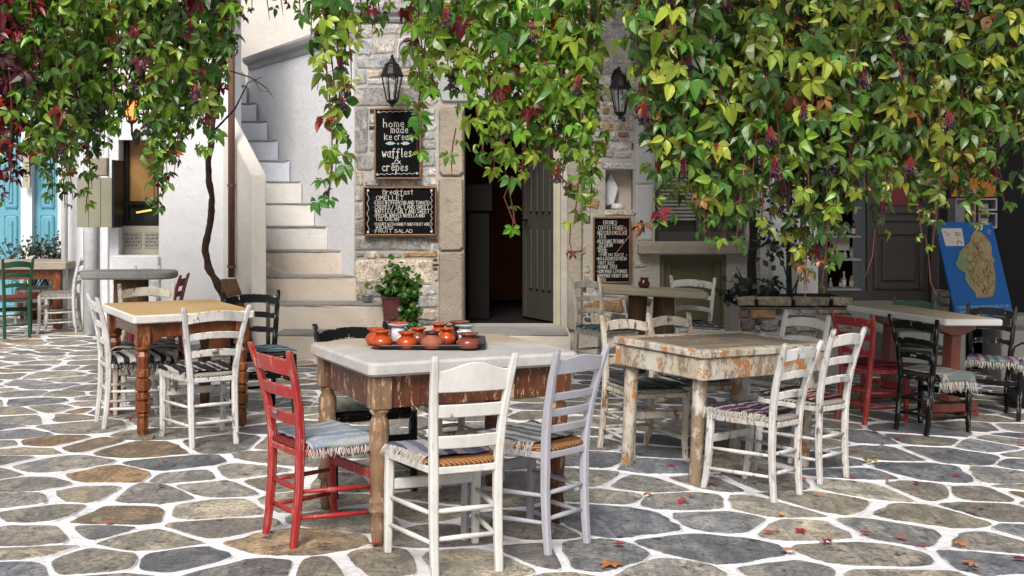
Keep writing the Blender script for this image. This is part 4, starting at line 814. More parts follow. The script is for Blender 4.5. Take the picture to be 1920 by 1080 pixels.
# ------------------------------------------------------------------ planter with climbing shrub
pl_ = empty('planter', (PX(1490, 11.2), 11.2, 0)); tag(pl_, 'low stone built planter with cap stones in front of the white pillars', 'planter')
yx = lambda px: PX(px, 11.2); yz = lambda py: PZ(py, 11.2)
f = MB(); f.box(yx(1386), yx(1600), 11.2, 12.05, -.5, yz(576)); ob(f, 'core', M['mortar'], pl_)
xx = 1384
for wd in (34, 68, 70, 46): stone(yx(xx), yx(xx+wd-2), yz(575), yz(557), rng.choice([(.30,.28,.22), (.34,.30,.22), (.36,.30,.20)]), y=11.2, proud=.06, par=pl_, mat='wallstone', name='cap_stone'); xx += wd
f = MB(); f.box(yx(1388), yx(1598), 11.15, 12.02, yz(575), yz(562)); ob(f, 'soil', M['dark'], pl_)
for a in [(1386,1405,578,596,RED_),(1407,1452,578,598,ORG),(1455,1466,579,590,DRK),(1468,1530,579,594,BLU),(1532,1597,579,588,TAN),(1387,1414,598,618,(.2,.17,.17)),(1416,1426,600,608,DRK),(1427,1458,600,620,GREY),(1460,1486,600,612,(.24,.12,.07)),(1488,1530,596,622,GREY),(1533,1560,591,612,TAN),(1562,1598,590,606,(.22,.22,.18)),(1416,1426,610,620,GREY),(1460,1486,614,624,TAN),(1386,1420,620,640,GREY),(1422,1470,622,642,BLU),(1472,1530,625,645,TAN),(1533,1598,614,640,GREY)]:
    stone(yx(a[0]), yx(a[1]), yz(a[3]), yz(a[2]), a[4], y=11.2, proud=.035, par=pl_)
# ------------------------------------------------------------------ chairs
def lerp(a, b, t): return a+(b-a)*t
def chair(key, label, x, y, a, wb, wt, wf, dd, H, mat, style='arch', seat='rush_pale', sabre=True, nslat=3, plate=False, group='taverna chairs'):
    m = M[mat]; o = empty('chair'); tag(o, label, 'chair', None); place(o, x, y, a-90)
    s = H/.88; zs = .455*s; yb, yf = -dd/2, dd/2
    for sg in (-1, 1):
        q = MB(); k = 1.0
        prof = [(0, -.032, wb), (.12, -.016, wb), (.26, -.004, wb), (.40, .0, wb), (.50, -.002, wb+(wt-wb)*.12), (.62, -.016, wb+(wt-wb)*.35), (.75, -.045, wb+(wt-wb)*.65), (.86, -.078, wb+(wt-wb)*.95), (.88, -.085, wt)]
        q.post([(sg*w_/2, yb+p, z*s) for z, p, w_ in prof], [(.033, .030), (.035, .034), (.037, .036), (.038, .038), (.037, .038), (.035, .036), (.033, .032), (.030, .027), (.024, .018)])
        q.build('back_post', m, o)
        q = MB(); fl = .022 if sabre else 0
        q.post([(sg*wf/2, yf+fl, 0), (sg*wf/2, yf+fl*.35, .09*s), (sg*wf/2, yf, .2*s), (sg*wf/2, yf-.002, .33*s), (sg*wf/2, yf-.002, zs-.012)], [(.031, .031), (.034, .034), (.037, .037), (.039, .039), (.036, .036)])
        q.build('leg', m, o)
        for z in (.13, .245):          # side stretchers
            xb = sg*wb/2; q = MB(); q.tube([(lerp(xb, sg*wf/2, .03), yb+.0, z*s+.006), (lerp(xb, sg*wf/2, .5), 0, z*s), (lerp(xb, sg*wf/2, .97), yf, z*s-.004)], [.0085, .0115, .0085], 8); q.build('stretcher', m, o, True)
    def backat(z):                     # y offset and half width of the back at height z (for .88 m)
        z /= s
        t = [(.40, .0, wb), (.50, -.002, wb+(wt-wb)*.12), (.62, -.016, wb+(wt-wb)*.35), (.75, -.045, wb+(wt-wb)*.65), (.86, -.078, wb+(wt-wb)*.95)]
        for (z0, p0, w0), (z1, p1, w1) in zip(t, t[1:]):
            if z <= z1 or z1 == .86: u = (z-z0)/(z1-z0); return yb+lerp(p0, p1, u), lerp(w0, w1, u)/2
    def slat(zc, h, arch, bow, hump=0):
        q = MB(); rs = []; n_ = 12
        for i in range(n_+1):
            u = -1+2*i/n_; yy, hw = backat(zc); e = 1-u*u
            top = h/2+arch*e+(hump*max(0, math.cos(u*math.pi*.5))**2.2 if hump else 0); bot = -h/2+arch*e*(.85 if not hump else 0)
            lean = -.25
            def pt(z_, t_): return (u*(hw-.006), yy-bow*e+t_+lean*(z_)*.6, zc+z_)
            t = .0075; c = .0035
            rs.append([pt(bot+c, -t), pt(top-c, -t), pt(top, -t+c), pt(top, t-c), pt(top-c, t), pt(bot+c, t), pt(bot, t-c), pt(bot, -t+c)])
        q.rings(rs); fixn(q.build('slat', m, o))
    if style == 'arch':
        zz = [.80, .685, .575] if nslat == 3 else [.81, .71, .615, .54]
        for i, z in enumerate(zz): slat(z*s, (.062 if i == 0 else .042)*s, .022 if i == 0 else .016, .028)
    elif style == 'bow':
        for i, z in enumerate([.80, .685, .565]): slat(z*s, (.072 if i == 0 else .052)*s, .006, .022)
    elif style == 'hump':
        slat(.775*s, .085*s, 0, .012, .034)
        for z in (.655, .53): slat(z*s, .052*s, .0, .012)
    elif style == 'flat4':
        slat(.80*s, .062*s, 0, .012, .016)
        for z in (.67, .60, .53): slat(z*s, .034*s, .0, .012)
    if plate:
        yy, hw = backat(.575*s); q = MB(); q.box(-.022, .022, yy-.0455, yy-.041, .575*s+.006, .575*s+.022, .002); q.build('maker_plate', M['foil'], o)
    q = MB(); q.box(-wf/2+.018, wf/2-.018, yf-.011, yf+.009, .27*s, .315*s, .004); q.build('front_rail', m, o)
    for z in (.15, .26): q = MB(); q.tube([(-wb/2, yb-.004, z*s), (0, yb-.004, z*s), (wb/2, yb-.004, z*s)], [.009, .012, .009], 8); q.build('stretcher', m, o, True)
    q = MB()
    def rail(p0, p1, w_=.028, h_=.03):
        d = Vector((p1[0]-p0[0], p1[1]-p0[1], 0)).normalized(); nn = Vector((-d.y, d.x, 0))*w_/2; z0, z1 = zs-.052, zs-.052+h_
        c = .004
        sec = [(-1, z0+c), (-1, z1-c), (-1+.3, z1), (1-.3, z1), (1, z1-c), (1, z0+c), (1-.3, z0), (-1+.3, z0)]
        q.rings([[(p[0]+nn.x*k, p[1]+nn.y*k, z) for k, z in sec] for p in (p0, p1)])
    rail((-wf/2+.017, yf), (wf/2-.017, yf)); rail((-wb/2+.017, yb), (wb/2-.017, yb)); rail((-wb/2, yb+.016), (-wf/2, yf-.018)); rail((wb/2, yb+.016), (wf/2, yf-.018))
    fixn(q.build('seat_frame', m, o))
    q = MB(); rs = []; n_ = 28
    for ins, z in ((.014, -.028), (0, -.02), (-.004, -.010), (0, -.002), (.02, .004), (.07, .001), (.13, -.004)):
        r = []
        for i in range(n_):
            th = 2*math.pi*i/n_; cx, cy = math.cos(th), math.sin(th); p = 6
            rr = (abs(cx)**p+abs(cy)**p)**(-1/p); v_ = cy*rr; u_ = cx*rr
            hw = lerp(wb, wf, (v_+1)/2)/2+.012-ins; r.append((u_*hw, v_*(dd/2+.012-ins), zs+z))
        rs.append(r)
    q.rings(rs); fixn(q.build('seat', M[seat], o, True))
    C_=None; o['_zs'] = zs; o['_d'] = (wb, wf, dd)
    return o
def mat_on(ch, label, mat, fringe='fringe', over=(.035, .035, .0, .0), shift=(0, 0), fr_sides=('l', 'r'), rot=0, fl=.035):
    """woven mat lying over the seat of chair ch; over = left, right, front, back overhang"""
    wb, wf, dd = ch['_d']; zs = ch['_zs']; o = empty('seat_mat'); o.location = ch.location; o.rotation_euler = ch.rotation_euler
    sd_ = rng.uniform(0, 50); nx_, ny_ = 22, 18; q = MB(); rows = []
    def pos(u, v, lift=0):
        hwm = lerp(wb, wf, (v+1)/2)/2; L = hwm+over[0]; Rr = hwm+over[1]
        x = lerp(-L, Rr, (u+1)/2)+shift[0]; y = lerp(-dd/2-over[3]+.02, dd/2+over[2]-.004, (v+1)/2)+shift[1]
        z = zs+.012+.007*noise.noise((x*9+sd_, y*9, 1))+.006*noise.noise((x*22+sd_, y*22, 5))
        hw = lerp(wb, wf, min(max((y/dd+.5), 0), 1))/2+.014
        if abs(x) > hw and y > -dd/2+.03:
            e = abs(x)-hw; x = math.copysign(hw+.006+e*.25, x); z -= e*.95
        if y > dd/2+.012: e = y-dd/2-.012; y = dd/2+.018+e*.25; z -= e*.95
        if y < -dd/2-.02: e = -dd/2-.02-y; y = -dd/2-.024-e*.2; z -= e*.9
        return (x, y, z+lift)
    for j in range(ny_+1):
        v = -1+2*j/ny_; vv = v
        wv = .03*noise.noise((sd_, v*2.2, 0)); rows.append([pos(-1+2*i/nx_+wv*(1 if i in (0, nx_) else .3), v+.03*noise.noise((i*.3+sd_, 7, v)) if j in (0, ny_) else v) for i in range(nx_+1)])
    vs = [p for r in rows for p in r]; q.add(vs, [(j*(nx_+1)+i, j*(nx_+1)+i+1, (j+1)*(nx_+1)+i+1, (j+1)*(nx_+1)+i) for j in range(ny_) for i in range(nx_)])
    mo = q.build('weave', M[mat], o, True); sm = mo.modifiers.new('t', 'SOLIDIFY'); sm.thickness = .007; sm.offset = 1
    q = MB(); 
    ed = []
    if 'l' in fr_sides: ed += [(rows[j][0], rows[j][1]) for j in range(ny_+1)]
    if 'r' in fr_sides: ed += [(rows[j][-1], rows[j][-2]) for j in range(ny_+1)]
    if 'f' in fr_sides: ed += [(rows[-1][i], rows[-2][i]) for i in range(nx_+1)]
    if 'b' in fr_sides: ed += [(rows[0][i], rows[1][i]) for i in range(nx_+1)]
    for p, pin in ed:
        p = Vector(p); d = (p-Vector(pin)); d.normalize()
        for k in range(7):
            l_ = fl*rng.uniform(.6, 1.25); b = p+Vector((rng.uniform(-.009, .009), rng.uniform(-.009, .009), .003)); w1 = d*.5+Vector((rng.uniform(-.35, .35), rng.uniform(-.35, .35), -.6)); w1.normalize()
            q.tube([b, b+w1*l_*.5, b+w1*l_*.8+Vector((rng.uniform(-.3, .3)*l_, rng.uniform(-.3, .3)*l_, -l_*.35))], [.0014, .0012, .0007], 3)
    fo = q.build('fringe', M[fringe], o); fo['kind'] = 'stuff'
    tag(o, label, 'seat mat', None); return o
C = {}
def ch_(key, label, prm, mat, **k): C[key] = chair(key, label, *prm, mat, **k); return C[key]
ch_('red', 'bright red chair at the left end of the marble table with the clay pots', (-0.873,5.258,36.4,.276,.40,.412,.335,.875), 'red', style='bow', seat='rush_red', plate=True)
ch_('front', 'ivory white chair with a humped top rail, nearest the viewer, at the marble table', (-0.271,4.893,114.7,.282,.349,.406,.370,.905), 'fresh_white', style='hump', seat='rush', sabre=False)
ch_('lilac', 'lilac grey chair with four back slats at the marble table', (0.079,5.233,139.1,.276,.360,.455,.379,.901), 'lilac', style='flat4', seat='rush', sabre=False)
ch_('bk4', 'black chair behind the marble table, left of the tray of clay pots', (-0.786,6.147,-66.3,.315,.402,.424,.371,.85), 'black', seat='rush_dark')
ch_('cr5', 'cream chair mostly hidden behind the tray of clay pots', (-0.329,6.392,-60,.315,.368,.378,.398,.831), 'cream', seat='rush_pale')
ch_('w6', 'white chair with black and white mat in front of the tan topped table', (-1.967,7.372,121.5,.276,.411,.395,.421,.876), 'white', plate=True)
ch_('w7', 'white chair seen side on at the left end of the tan topped table', (-2.596,7.937,28.3,.309,.394,.41,.37,.889), 'white')
ch_('w8', 'white chair facing us behind the left end of the tan topped table', (-2.679,8.481,-73,.315,.389,.41,.37,.906), 'cream')
ch_('bk9', 'black chair between the tan topped table and the staircase foot', (-1.829,8.384,-65.1,.302,.41,.41,.382,.859), 'black', seat='rush_dark')
ch_('mar', 'dark maroon chair at the stone counter by the left window', (-3.38,11.0,184,.315,.36,.41,.37,.84), 'maroon', style='bow')
ch_('w11', 'small white chair between the stone counter and the white wall', (-3.72,11.72,-80,.22,.24,.34,.34,.87), 'white')
ch_('gr12', 'dark green chair with a red seat at the far left table', (-5.633,13.105,121.8,.26,.316,.41,.37,.90), 'green', seat='rush_red')
ch_('w13', 'white chair in profile at the right end of the far left table', (-5.302,13.577,190,.315,.349,.405,.365,.888), 'white')
ch_('w14', 'white chair behind the far left table, before the blue doors', (-6.082,14.75,-80.8,.315,.29,.35,.361,.873), 'white')
ch_('w15', 'white chair with a plum striped mat at the front of the peeling table', (1.324,6.335,135.6,.261,.375,.402,.345,.852), 'white', plate=True)
ch_('w16', 'white chair with a red and white mat at the right side of the peeling table', (1.704,6.819,134.1,.288,.345,.387,.358,.895), 'white', plate=True)
ch_('w17', 'peeling cream chair with a green mat tucked in left behind the peeling table', (0.80,7.170,-63.2,.345,.350,.38,.355,.83), 'cream')
ch_('w18', 'peeling cream chair second from the left behind the peeling table', (1.157,7.594,-57.6,.315,.353,.408,.367,.827), 'cream')
ch_('cr19', 'ivory chair behind the right end of the peeling table, before the stone planter', (1.83,7.78,-127.2,.315,.31,.41,.37,.855), 'fresh_white')
ch_('w20', 'cream chair with a tall back left of the slab table by the doorway', (0.79,10.115,-46.4,.315,.369,.41,.37,.891), 'cream')
ch_('w21', 'white chair at the right end of the slab table before the green shutter', (1.70,10.85,-87.6,.33,.425,.42,.37,.90), 'white')
ch_('rd22', 'red chair between the peeling table and the trestle table', (2.715,8.834,36.9,.25,.375,.39,.369,.829), 'red', style='bow', seat='rush_red', plate=True)
ch_('bk23', 'chipped black chair in front of the trestle table', (3.048,8.487,39.7,.245,.38,.386,.40,.847), 'black', seat='rush_dark', plate=True)
ch_('bk24', 'black chair at the right end of the trestle table below the blue map', (3.86,9.36,-107,.29,.374,.38,.38,.88), 'black', seat='rush_dark')
ch_('gr25', 'dark green chair behind the trestle table near the shop step', (3.58,10.3,-100,.315,.352,.41,.37,.84), 'green')
mat_on(C['red'], 'pale blue rag mat with white fringe on the bright red chair', 'rug_blue', over=(.03, .05, .02, .0), fr_sides=('r', 'f'))
mat_on(C['front'], 'violet grey rag mat on the ivory white chair nearest the viewer', 'rug_violet', over=(.015, -.012, -.01, -.035), fr_sides=('l',), fl=.045)
mat_on(C['lilac'], 'grey striped rag mat with tassels on the lilac grey chair', 'rug_grey', over=(.02, .0, .0, -.04), fr_sides=('l', 'r'), fl=.05)
mat_on(C['bk4'], 'oatmeal woven mat on the black chair behind the marble table', 'rug_oat', over=(.03, .05, .02, 0), fr_sides=('r',), fl=.05)
mat_on(C['w6'], 'black and white striped mat on the white chair before the tan topped table', 'rug_black', over=(.035, .01, .01, .0), fr_sides=('l', 'f'))
mat_on(C['w7'], 'black and white mat with black fringe on the side-on white chair', 'rug_black2', fringe='fringe_black', over=(.02, .045, .02, .0), fr_sides=('r', 'f'), fl=.07)
mat_on(C['w8'], 'grey and white mat with black tassels on the white chair behind the tan topped table', 'rug_black2', fringe='fringe_black', over=(.05, .05, .02, 0), fl=.08)
mat_on(C['bk9'], 'dark woven mat on the black chair by the staircase foot', 'rug_teal', over=(.02, .02, .01, 0), fr_sides=())
mat_on(C['w13'], 'white woven mat with short fringe on the white chair in profile', 'rug_oat', over=(.02, .03, 0, 0))
mat_on(C['w15'], 'plum and black striped mat with white fringe at the front of the peeling table', 'rug_plum', over=(.02, .02, .02, -.02), fr_sides=('f', 'l'), fl=.045)
mat_on(C['w16'], 'red and white striped mat on the right hand white chair of the peeling table', 'rug_red', over=(.02, .03, .02, .0), fr_sides=('f', 'r'))
mat_on(C['w17'], 'dark green woven mat on the peeling cream chair left of the table', 'rug_green', over=(.012, .012, .01, -.02), fr_sides=())
mat_on(C['w18'], 'teal and grey mat on the second peeling cream chair', 'rug_teal', over=(.012, .012, .01, -.02), fr_sides=())
mat_on(C['cr19'], 'oatmeal mat on the ivory chair behind the peeling table', 'rug_oat', over=(.02, .02, .01, 0), fr_sides=('f',))
mat_on(C['w20'], 'teal striped mat with white netting on the cream chair by the doorway', 'rug_teal', over=(.02, .03, .01, 0), fr_sides=('r',), fl=.06)
mat_on(C['w21'], 'blue and violet striped mat on the white chair before the green shutter', 'rug_multi', over=(.02, .03, .02, 0), fr_sides=())
mat_on(C['rd22'], 'crimson mat with white edge on the red chair at the trestle table', 'rug_crimson', over=(.02, .02, .02, 0), fr_sides=('f',))
mat_on(C['bk23'], 'sand and grey mat with long white fringe on the chipped black chair', 'rug_sand', over=(.01, .08, .02, 0), fr_sides=('r',), fl=.06)
mat_on(C['bk24'], 'many coloured mat draped over the black chair below the blue map', 'rug_multi', over=(.09, .02, .03, .0), fr_sides=('l', 'f'), fl=.045)
mat_on(C['gr25'], 'grey green mat on the dark green chair behind the trestle table', 'rug_green', over=(.03, .03, .02, 0), fr_sides=('l',))
# ------------------------------------------------------------------ tables
def slab(mb, hx, hy, z0, z1, r=.02, n=6, wob=0, sd=0, e=.008):
    out = []
    for (sx, sy) in ((1, 1), (-1, 1), (-1, -1), (1, -1)):
        for i in range(n+1):
            a = math.atan2(sy, sx)-math.pi/4+math.pi/2*i/n; out.append((sx*(hx-r)+r*math.cos(a), sy*(hy-r)+r*math.sin(a)))
    if wob:
        o2 = []
        for k in range(len(out)):
            p, q = out[k], out[(k+1) % len(out)]; m = max(1, int(math.hypot(p[0]-q[0], p[1]-q[1])/.05))
            o2 += [(lerp(p[0], q[0], i/m), lerp(p[1], q[1], i/m)) for i in range(m)]
        out = [(x*(1+wob*noise.noise((x*5+sd, y*5, 0))), y*(1+wob*noise.noise((x*5+sd, y*5, 9)))) for x, y in o2]
    f = lambda i, z: [(x*(1-i/hx), y*(1-i/hy), z) for x, y in out]
    mb.rings([f(e, z0), f(0, z0+e), f(0, z1-e), f(e, z1)])
def turned_leg(o, x, y, H, mat, kind=0):
    q = MB(); b = .045
    if kind == 0: prof = [(.024, 0), (.028, .03), (.034, .10), (.028, .14), (.044, .155), (.046, .165), (.034, .18), (.042, .195), (.042, .205), (.03, .225), (.036, .28), (.040, .36), (.036, .405), (.043, .425), (.043, .445), (.040, .455), (.046, .50), (.042, .55), (.030, .575), (.044, .592), (.044, .60), (.03, .612)]
    else: prof = [(.026, 0), (.034, .03), (.037, .09), (.030, .13), (.042, .136), (.042, .148), (.030, .156), (.046, .165), (.047, .225), (.031, .235), (.044, .25), (.045, .285), (.030, .297), (.047, .308), (.048, .375), (.031, .385), (.045, .40), (.046, .44), (.029, .452), (.036, .49), (.046, .535), (.033, .565), (.05, .585), (.05, .60), (.04, .61)]
    k = (H-.14)/.612; q.lathe([(r*(1 if kind == 0 else 1.04), z*k) for r, z in prof], 14 if kind == 0 else 8, (x, y, 0)); ob_ = q.build('leg', mat, o, kind == 0)
    q = MB(); q.box(x-b, x+b, y-b, y+b, H-.15, H-.002, .007); q.build('leg_block', mat, o)
def table(label, x, y, a, name='table'):
    o = empty(name); place(o, x, y, a); tag(o, label, 'table'); return o
# marble table in front
T = table('marble topped table with turned brown legs holding the tray of clay pots', -0.350, 5.607, 118); hx, hy, zt = .42, .53, .815
q = MB(); slab(q, hx, hy, zt-.062, zt, .035, 6, 0, e=.012); q.build('tabletop', M['marble'], T, False)
for sx in (-1, 1):
    for sy in (-1, 1): turned_leg(T, sx*(hx-.075), sy*(hy-.075), zt-.062, M['stripped' if sy > 0 else 'varnish_worn'])
    q = MB(); q.box(sx*(hx-.070)-.012, sx*(hx-.070)+.012, -(hy-.122), hy-.122, zt-.21, zt-.064, .004); q.build('apron', M['varnish_worn'], T)
    q = MB(); q.box(-(hx-.122), hx-.122, sx*(hy-.070)-.012, sx*(hy-.070)+.012, zt-.21, zt-.064, .004); q.build('apron', M['varnish_worn'], T)
# tan topped table at left
T = table('tan topped table with white edges and orange brown turned legs', -2.341, 8.07, 120); hx, hy, zt = .53, .40, .79
q = MB(); slab(q, hx, hy, zt-.058, zt-.004, .025); q.build('edge_slab', M['slab_edge'], T)
q = MB(); slab(q, hx-.012, hy-.012, zt-.006, zt, .025, e=.002); q.build('tabletop', M['tan_top'], T)
def arched(o, x0, x1, yc, z0, z1, mat, swap=False):
    n_ = 16; q = MB(); pl = [(x0, z1)]+[(lerp(x0, x1, i/n_), z0+.05*max(0, 1-abs(2*i/n_-1)**6)) for i in range(n_+1)]+[(x1, z1)]
    if swap: q.rings([[(yc-.011, a, b) for a, b in pl], [(yc+.011, a, b) for a, b in pl]])
    else: q.prism(pl, yc-.011, yc+.011)
    fixn(q.build('apron', mat, o))
for sx in (-1, 1):
    for sy in (-1, 1): turned_leg(T, sx*(hx-.075), sy*(hy-.075), zt-.058, M['varnish'], 1)
    arched(T, -(hy-.122), hy-.122, sx*(hx-.07), zt-.20, zt-.06, M['varnish'], True); arched(T, -(hx-.122), hx-.122, sx*(hy-.07), zt-.20, zt-.06, M['varnish'])
    for k in (-.28, -.2, .2, .28):
        q = MB(); q.lathe([(.007, 0), (.004, .004)], 8); d = q.build('peg', M['slab_edge'], T); d.location = (k, sx*(hy-.059) , zt-.1); d.rotation_euler = (R(-90*sx), 0, 0)
q = MB(); q.box(-.04, .05, -.03, .03, 0, .018, .003); wd_ = q.build('leg_wedge', M['plank']); wd_.location = (*ground_at(274, 824), .003); tag(wd_, 'small grey wood wedge under the nearest leg of the tan topped table', 'wedge')
# peeling table
def peel(name, lo, ow):
    t = NT(name); n = t.noise(15, 10, .76, (1, 1, .5)); n2 = t.noise(7, 9, .74); n3 = t.noise(60, 5, .7, (1, 1, .15))
    wood_ = t.mix(n3, (.33, .25, .165), (.15, .105, .07))
    c = t.mix(t.ramp(n, [(lo, 0), (lo+.02, 1)]), t.mix(t.ramp(t.noise(4, 6), [(.35, 0), (.65, 1)]), (.55, .53, .48), (.40, .34, .25)), wood_)
    c = t.mix(t.ramp(n2, [(ow, 0), (ow+.015, 1)]), c, t.mix(n3, (.50, .21, .065), (.36, .15, .05))); c = t.mix(t.ramp(t.noise(26, 9, .8, (1, 1, .4)), [(.60, 0), (.63, .85)]), c, (.08, .06, .045))
    t.bump(t.mix(.5, t.ramp(n, [(lo-.04, 1), (lo+.02, 0)]), n3), .8, .006); return t.done(c, .72, .3)
M['peel'] = peel('peeling_paint', .53, .56); M['peel_leg'] = peel('worn_peeling_leg', .47, .62)
T = table('square peeling white and orange wooden table with plank top', 1.218, 6.912, 129.85); hx, hy, zt = .3475, .577, .758
xs_ = [-hx+.075, -.13, .075, hx-.075]
for i in range(3):
    q = MB(); q.box(xs_[i]+.002, xs_[i+1]-.002, -hy+.07, hy-.07, zt-.03, zt-rng.uniform(0, .004), .004); p_ = q.build('plank', M['plank'], T)
for sx in (-1, 1):
    q = MB(); q.box(sx*hx-(.073 if sx > 0 else 0), sx*hx+(.073 if sx < 0 else 0), -hy+.0, hy-.0, zt-.042, zt-.001, .006); q.build('border_board', M['peel'], T)
    q = MB(); q.box(-hx+.076, hx-.076, sx*hy-(.068 if sx > 0 else 0), sx*hy+(.068 if sx < 0 else 0), zt-.042, zt-.001, .006); q.build('border_board', M['peel'], T)
    q = MB(); q.box(sx*(hx-.03)-.018, sx*(hx-.03)+.018, -hy+.014, hy-.014, zt-.165, zt-.044, .005); q.build('apron', M['peel'], T)
    q = MB(); q.box(-hx+.05, hx-.05, sx*(hy-.032)-.016, sx*(hy-.032)+.016, zt-.163, zt-.046, .005); q.build('apron', M['peel'], T)
    for sy in (-1, 1):
        q = MB(); x, y = sx*(hx-.085), sy*(hy-.085); q.lathe([(.033, 0), (.038, .02), (.035, .2), (.040, .4), (.042, .6), (.042, zt-.05)], 10, (x, y, 0)); q.build('leg', M['peel_leg' if (sx < 0 and sy > 0) else 'peel'], T, True)
# trestle table at right
T = table('marble topped trestle table with red brown T shaped legs', 3.32, 9.50, 116); hx, hy, zt = .55, .31, .80
q = MB(); slab(q, hx, hy, zt-.055, zt-.004, .02); q.build('edge_slab', M['slab_edge'], T); q = MB(); slab(q, hx-.01, hy-.01, zt-.006, zt, .02, e=.002); q.build('tabletop', M['marble_tan'], T)
for sx in (-1, 1):
    x = sx*.33
    q = MB(); q.box(x-.05, x+.05, -.05, .05, .12, zt-.15, .006); q.build('upright', M['red_brown'], T)
    q = MB(); q.prism([(-.2, zt-.057), (-.2, zt-.10), (-.06, zt-.148), (.06, zt-.148), (.2, zt-.10), (.2, zt-.057)], x-.05, x+.05); b_ = fixn(q.build('bracket', M['red_brown'], T)); b_.data.transform(Matrix(((0, 1, 0, 0), (1, 0, 0, 0), (0, 0, 1, 0), (0, 0, 0, 1)))); fixn(b_)
    q = MB(); q.box(x-.07, x+.07, -.25, .25, .045, .118, .008); q.build('foot_beam', M['red_brown'], T)
    for sy in (-1, 1): q = MB(); q.box(x-.075, x+.075, sy*.19-.07, sy*.19+.07, 0, .043, .006); q.build('foot_pad', M['red_brown'], T)
# slab table by the doorway
T = table('olive schist slab table on two tree trunk legs by the doorway', 1.25, 10.72, 0); zt = .795
q = MB(); slab(q, .485, .26, zt-.062, zt, .05, 4, .05, 3, .01); q.build('tabletop', M['slab_olive'], T)
for x, r_ in ((-.12, .085), (.12, .10)):
    q = MB(); n_ = 10; q.rings([[(x+(r_*(1+.18*noise.noise((j*1.3, k*.8, x*9))))*math.cos(2*math.pi*j/n_)*(1+.25*(k == 0)), r_*(1+.18*noise.noise((j*1.3, k*.8, x*9)))*math.sin(2*math.pi*j/n_), z) for j in range(n_)] for k, z in enumerate((0, .12, .3, .5, zt-.063))]); q.build('trunk_leg', M['log'], T, True)
jr = empty('candle_jar'); place(jr, PX(1207, 10.68), 10.68, 0, zt); tag(jr, 'dark ruby glass candle jar on the schist slab table', 'jar'); q = MB(); q.lathe([(.035, 0), (.052, .02), (.055, .045), (.04, .07), (.034, .078), (.044, .09), (.046, .096), (.036, .094), (.03, .078), (.045, .045), (.03, .01)], 18); q.build('body', M['ruby'], jr, True)
# stone counter by the left window
T = table('thick grey stone counter on a brown log by the left window', -3.74, 11.32, 0); zt = .855
q = MB(); slab(q, .455, .26, zt-.075, zt, .2, 8, .04, 8, .016); q.build('tabletop', M['slab'], T)
q = MB(); q.rings([[(.17*(1+.12*noise.noise((j*1.2, k, 4)))*math.cos(2*math.pi*j/12)+.02, .14*math.sin(2*math.pi*j/12), z) for j in range(12)] for k, z in enumerate((0, .25, .5, zt-.076))]); q.build('log_leg', M['log'], T, True)
# far left table
T = table('far left table with thick grey top and red brown square legs', -6.08, 14.25, 4); hx, hy, zt = .72, .45, .81
q = MB(); slab(q, hx, hy, zt-.09, zt, .02); q.build('tabletop', M['jamb'], T)
for sx in (-1, 1):
    for sy in (-1, 1): q = MB(); q.box(sx*(hx-.13)-.045, sx*(hx-.13)+.045, sy*(hy-.1)-.045, sy*(hy-.1)+.045, 0, zt-.092, .005); q.build('leg', M['varnish'], T)
    q = MB(); q.box(-(hx-.177), hx-.177, sx*(hy-.1)-.015, sx*(hy-.1)+.015, zt-.21, zt-.094, .004); q.build('apron', M['varnish'], T)
    q = MB(); q.box(sx*(hx-.13)-.015, sx*(hx-.13)+.015, -(hy-.147), hy-.147, zt-.208, zt-.096, .004); q.build('apron', M['varnish'], T)
# ------------------------------------------------------------------ tray of clay pots
TZ = .815+g(-.4)+.0005
tr = empty('tray', (-.405, 5.655, TZ)); tag(tr, 'black oblong tray carrying clay pots on the marble table', 'tray'); tr.rotation_euler = (0, 0, R(2))
q = MB()
def rr(hx, hy, z, r=.06): return [(sx*(hx-r)+r*math.cos(a), sy*(hy-r)+r*math.sin(a), z) for (sx, sy, a0) in ((1, 1, 0), (-1, 1, 90), (-1, -1, 180), (1, -1, 270)) for a in [R(a0+t*18) for t in range(6)]]
q.rings([rr(.245, .175, .0), rr(.268, .198, .022), rr(.277, .207, .024), rr(.275, .205, .027), rr(.264, .194, .026), rr(.242, .172, .005)]); q.build('body', M['tray'], tr, False)
def jar(px, Y, r_, h, mat, lipmat, label, fl=1.):
    Y = 5.50+(Y-5.79)*1.12; r_ *= .94; h *= .95; x = PX(px, Y); o = empty('clay_pot', (x, Y, TZ+.0055)); tag(o, label, 'pot', 'clay pots on the black tray'); k = h/.09
    q = MB(); q.lathe([(r_*.62, 0), (r_*.86, .008*k), (r_, .028*k), (r_*.97, .042*k), (r_*.78, .056*k), (r_*.56, .064*k), (r_*.54, .074*k)], 24); q.build('body', mat, o, True)
    q = MB(); q.lathe([(r_*.54, .0735*k), (r_*.66*fl, .080*k), (r_*.86*fl, .087*k), (r_*.86*fl, .091*k), (r_*.62*fl, .088*k), (r_*.46, .076*k), (r_*.42, .05*k)], 24); q.build('rim', lipmat, o, True)
jar(716, 5.80, .058, .088, M['glaze'], M['glaze'], 'glossy orange pot at the front left corner of the tray')
jar(763, 5.79, .055, .082, M['glaze'], M['glaze'], 'glossy orange pot second from the left in the front row')
jar(810, 5.79, .060, .084, M['clay'], M['choc'], 'unglazed clay pot with a dark brown rim in the front row', .85)
jar(838, 5.92, .046, .084, M['glaze'], M['glaze'], 'small orange pot between the unglazed pot and the brown pot')
jar(878, 5.79, .062, .076, M['glaze_red'], M['glaze_red'], 'glossy red brown pot at the front right corner of the tray')
jar(704, 5.91, .052, .086, M['glaze'], M['glaze'], 'orange pot half hidden at the left edge of the tray')
jar(749, 6.06, .052, .098, M['glaze'], M['glaze'], 'orange pot behind the white saucer at the back left of the tray')
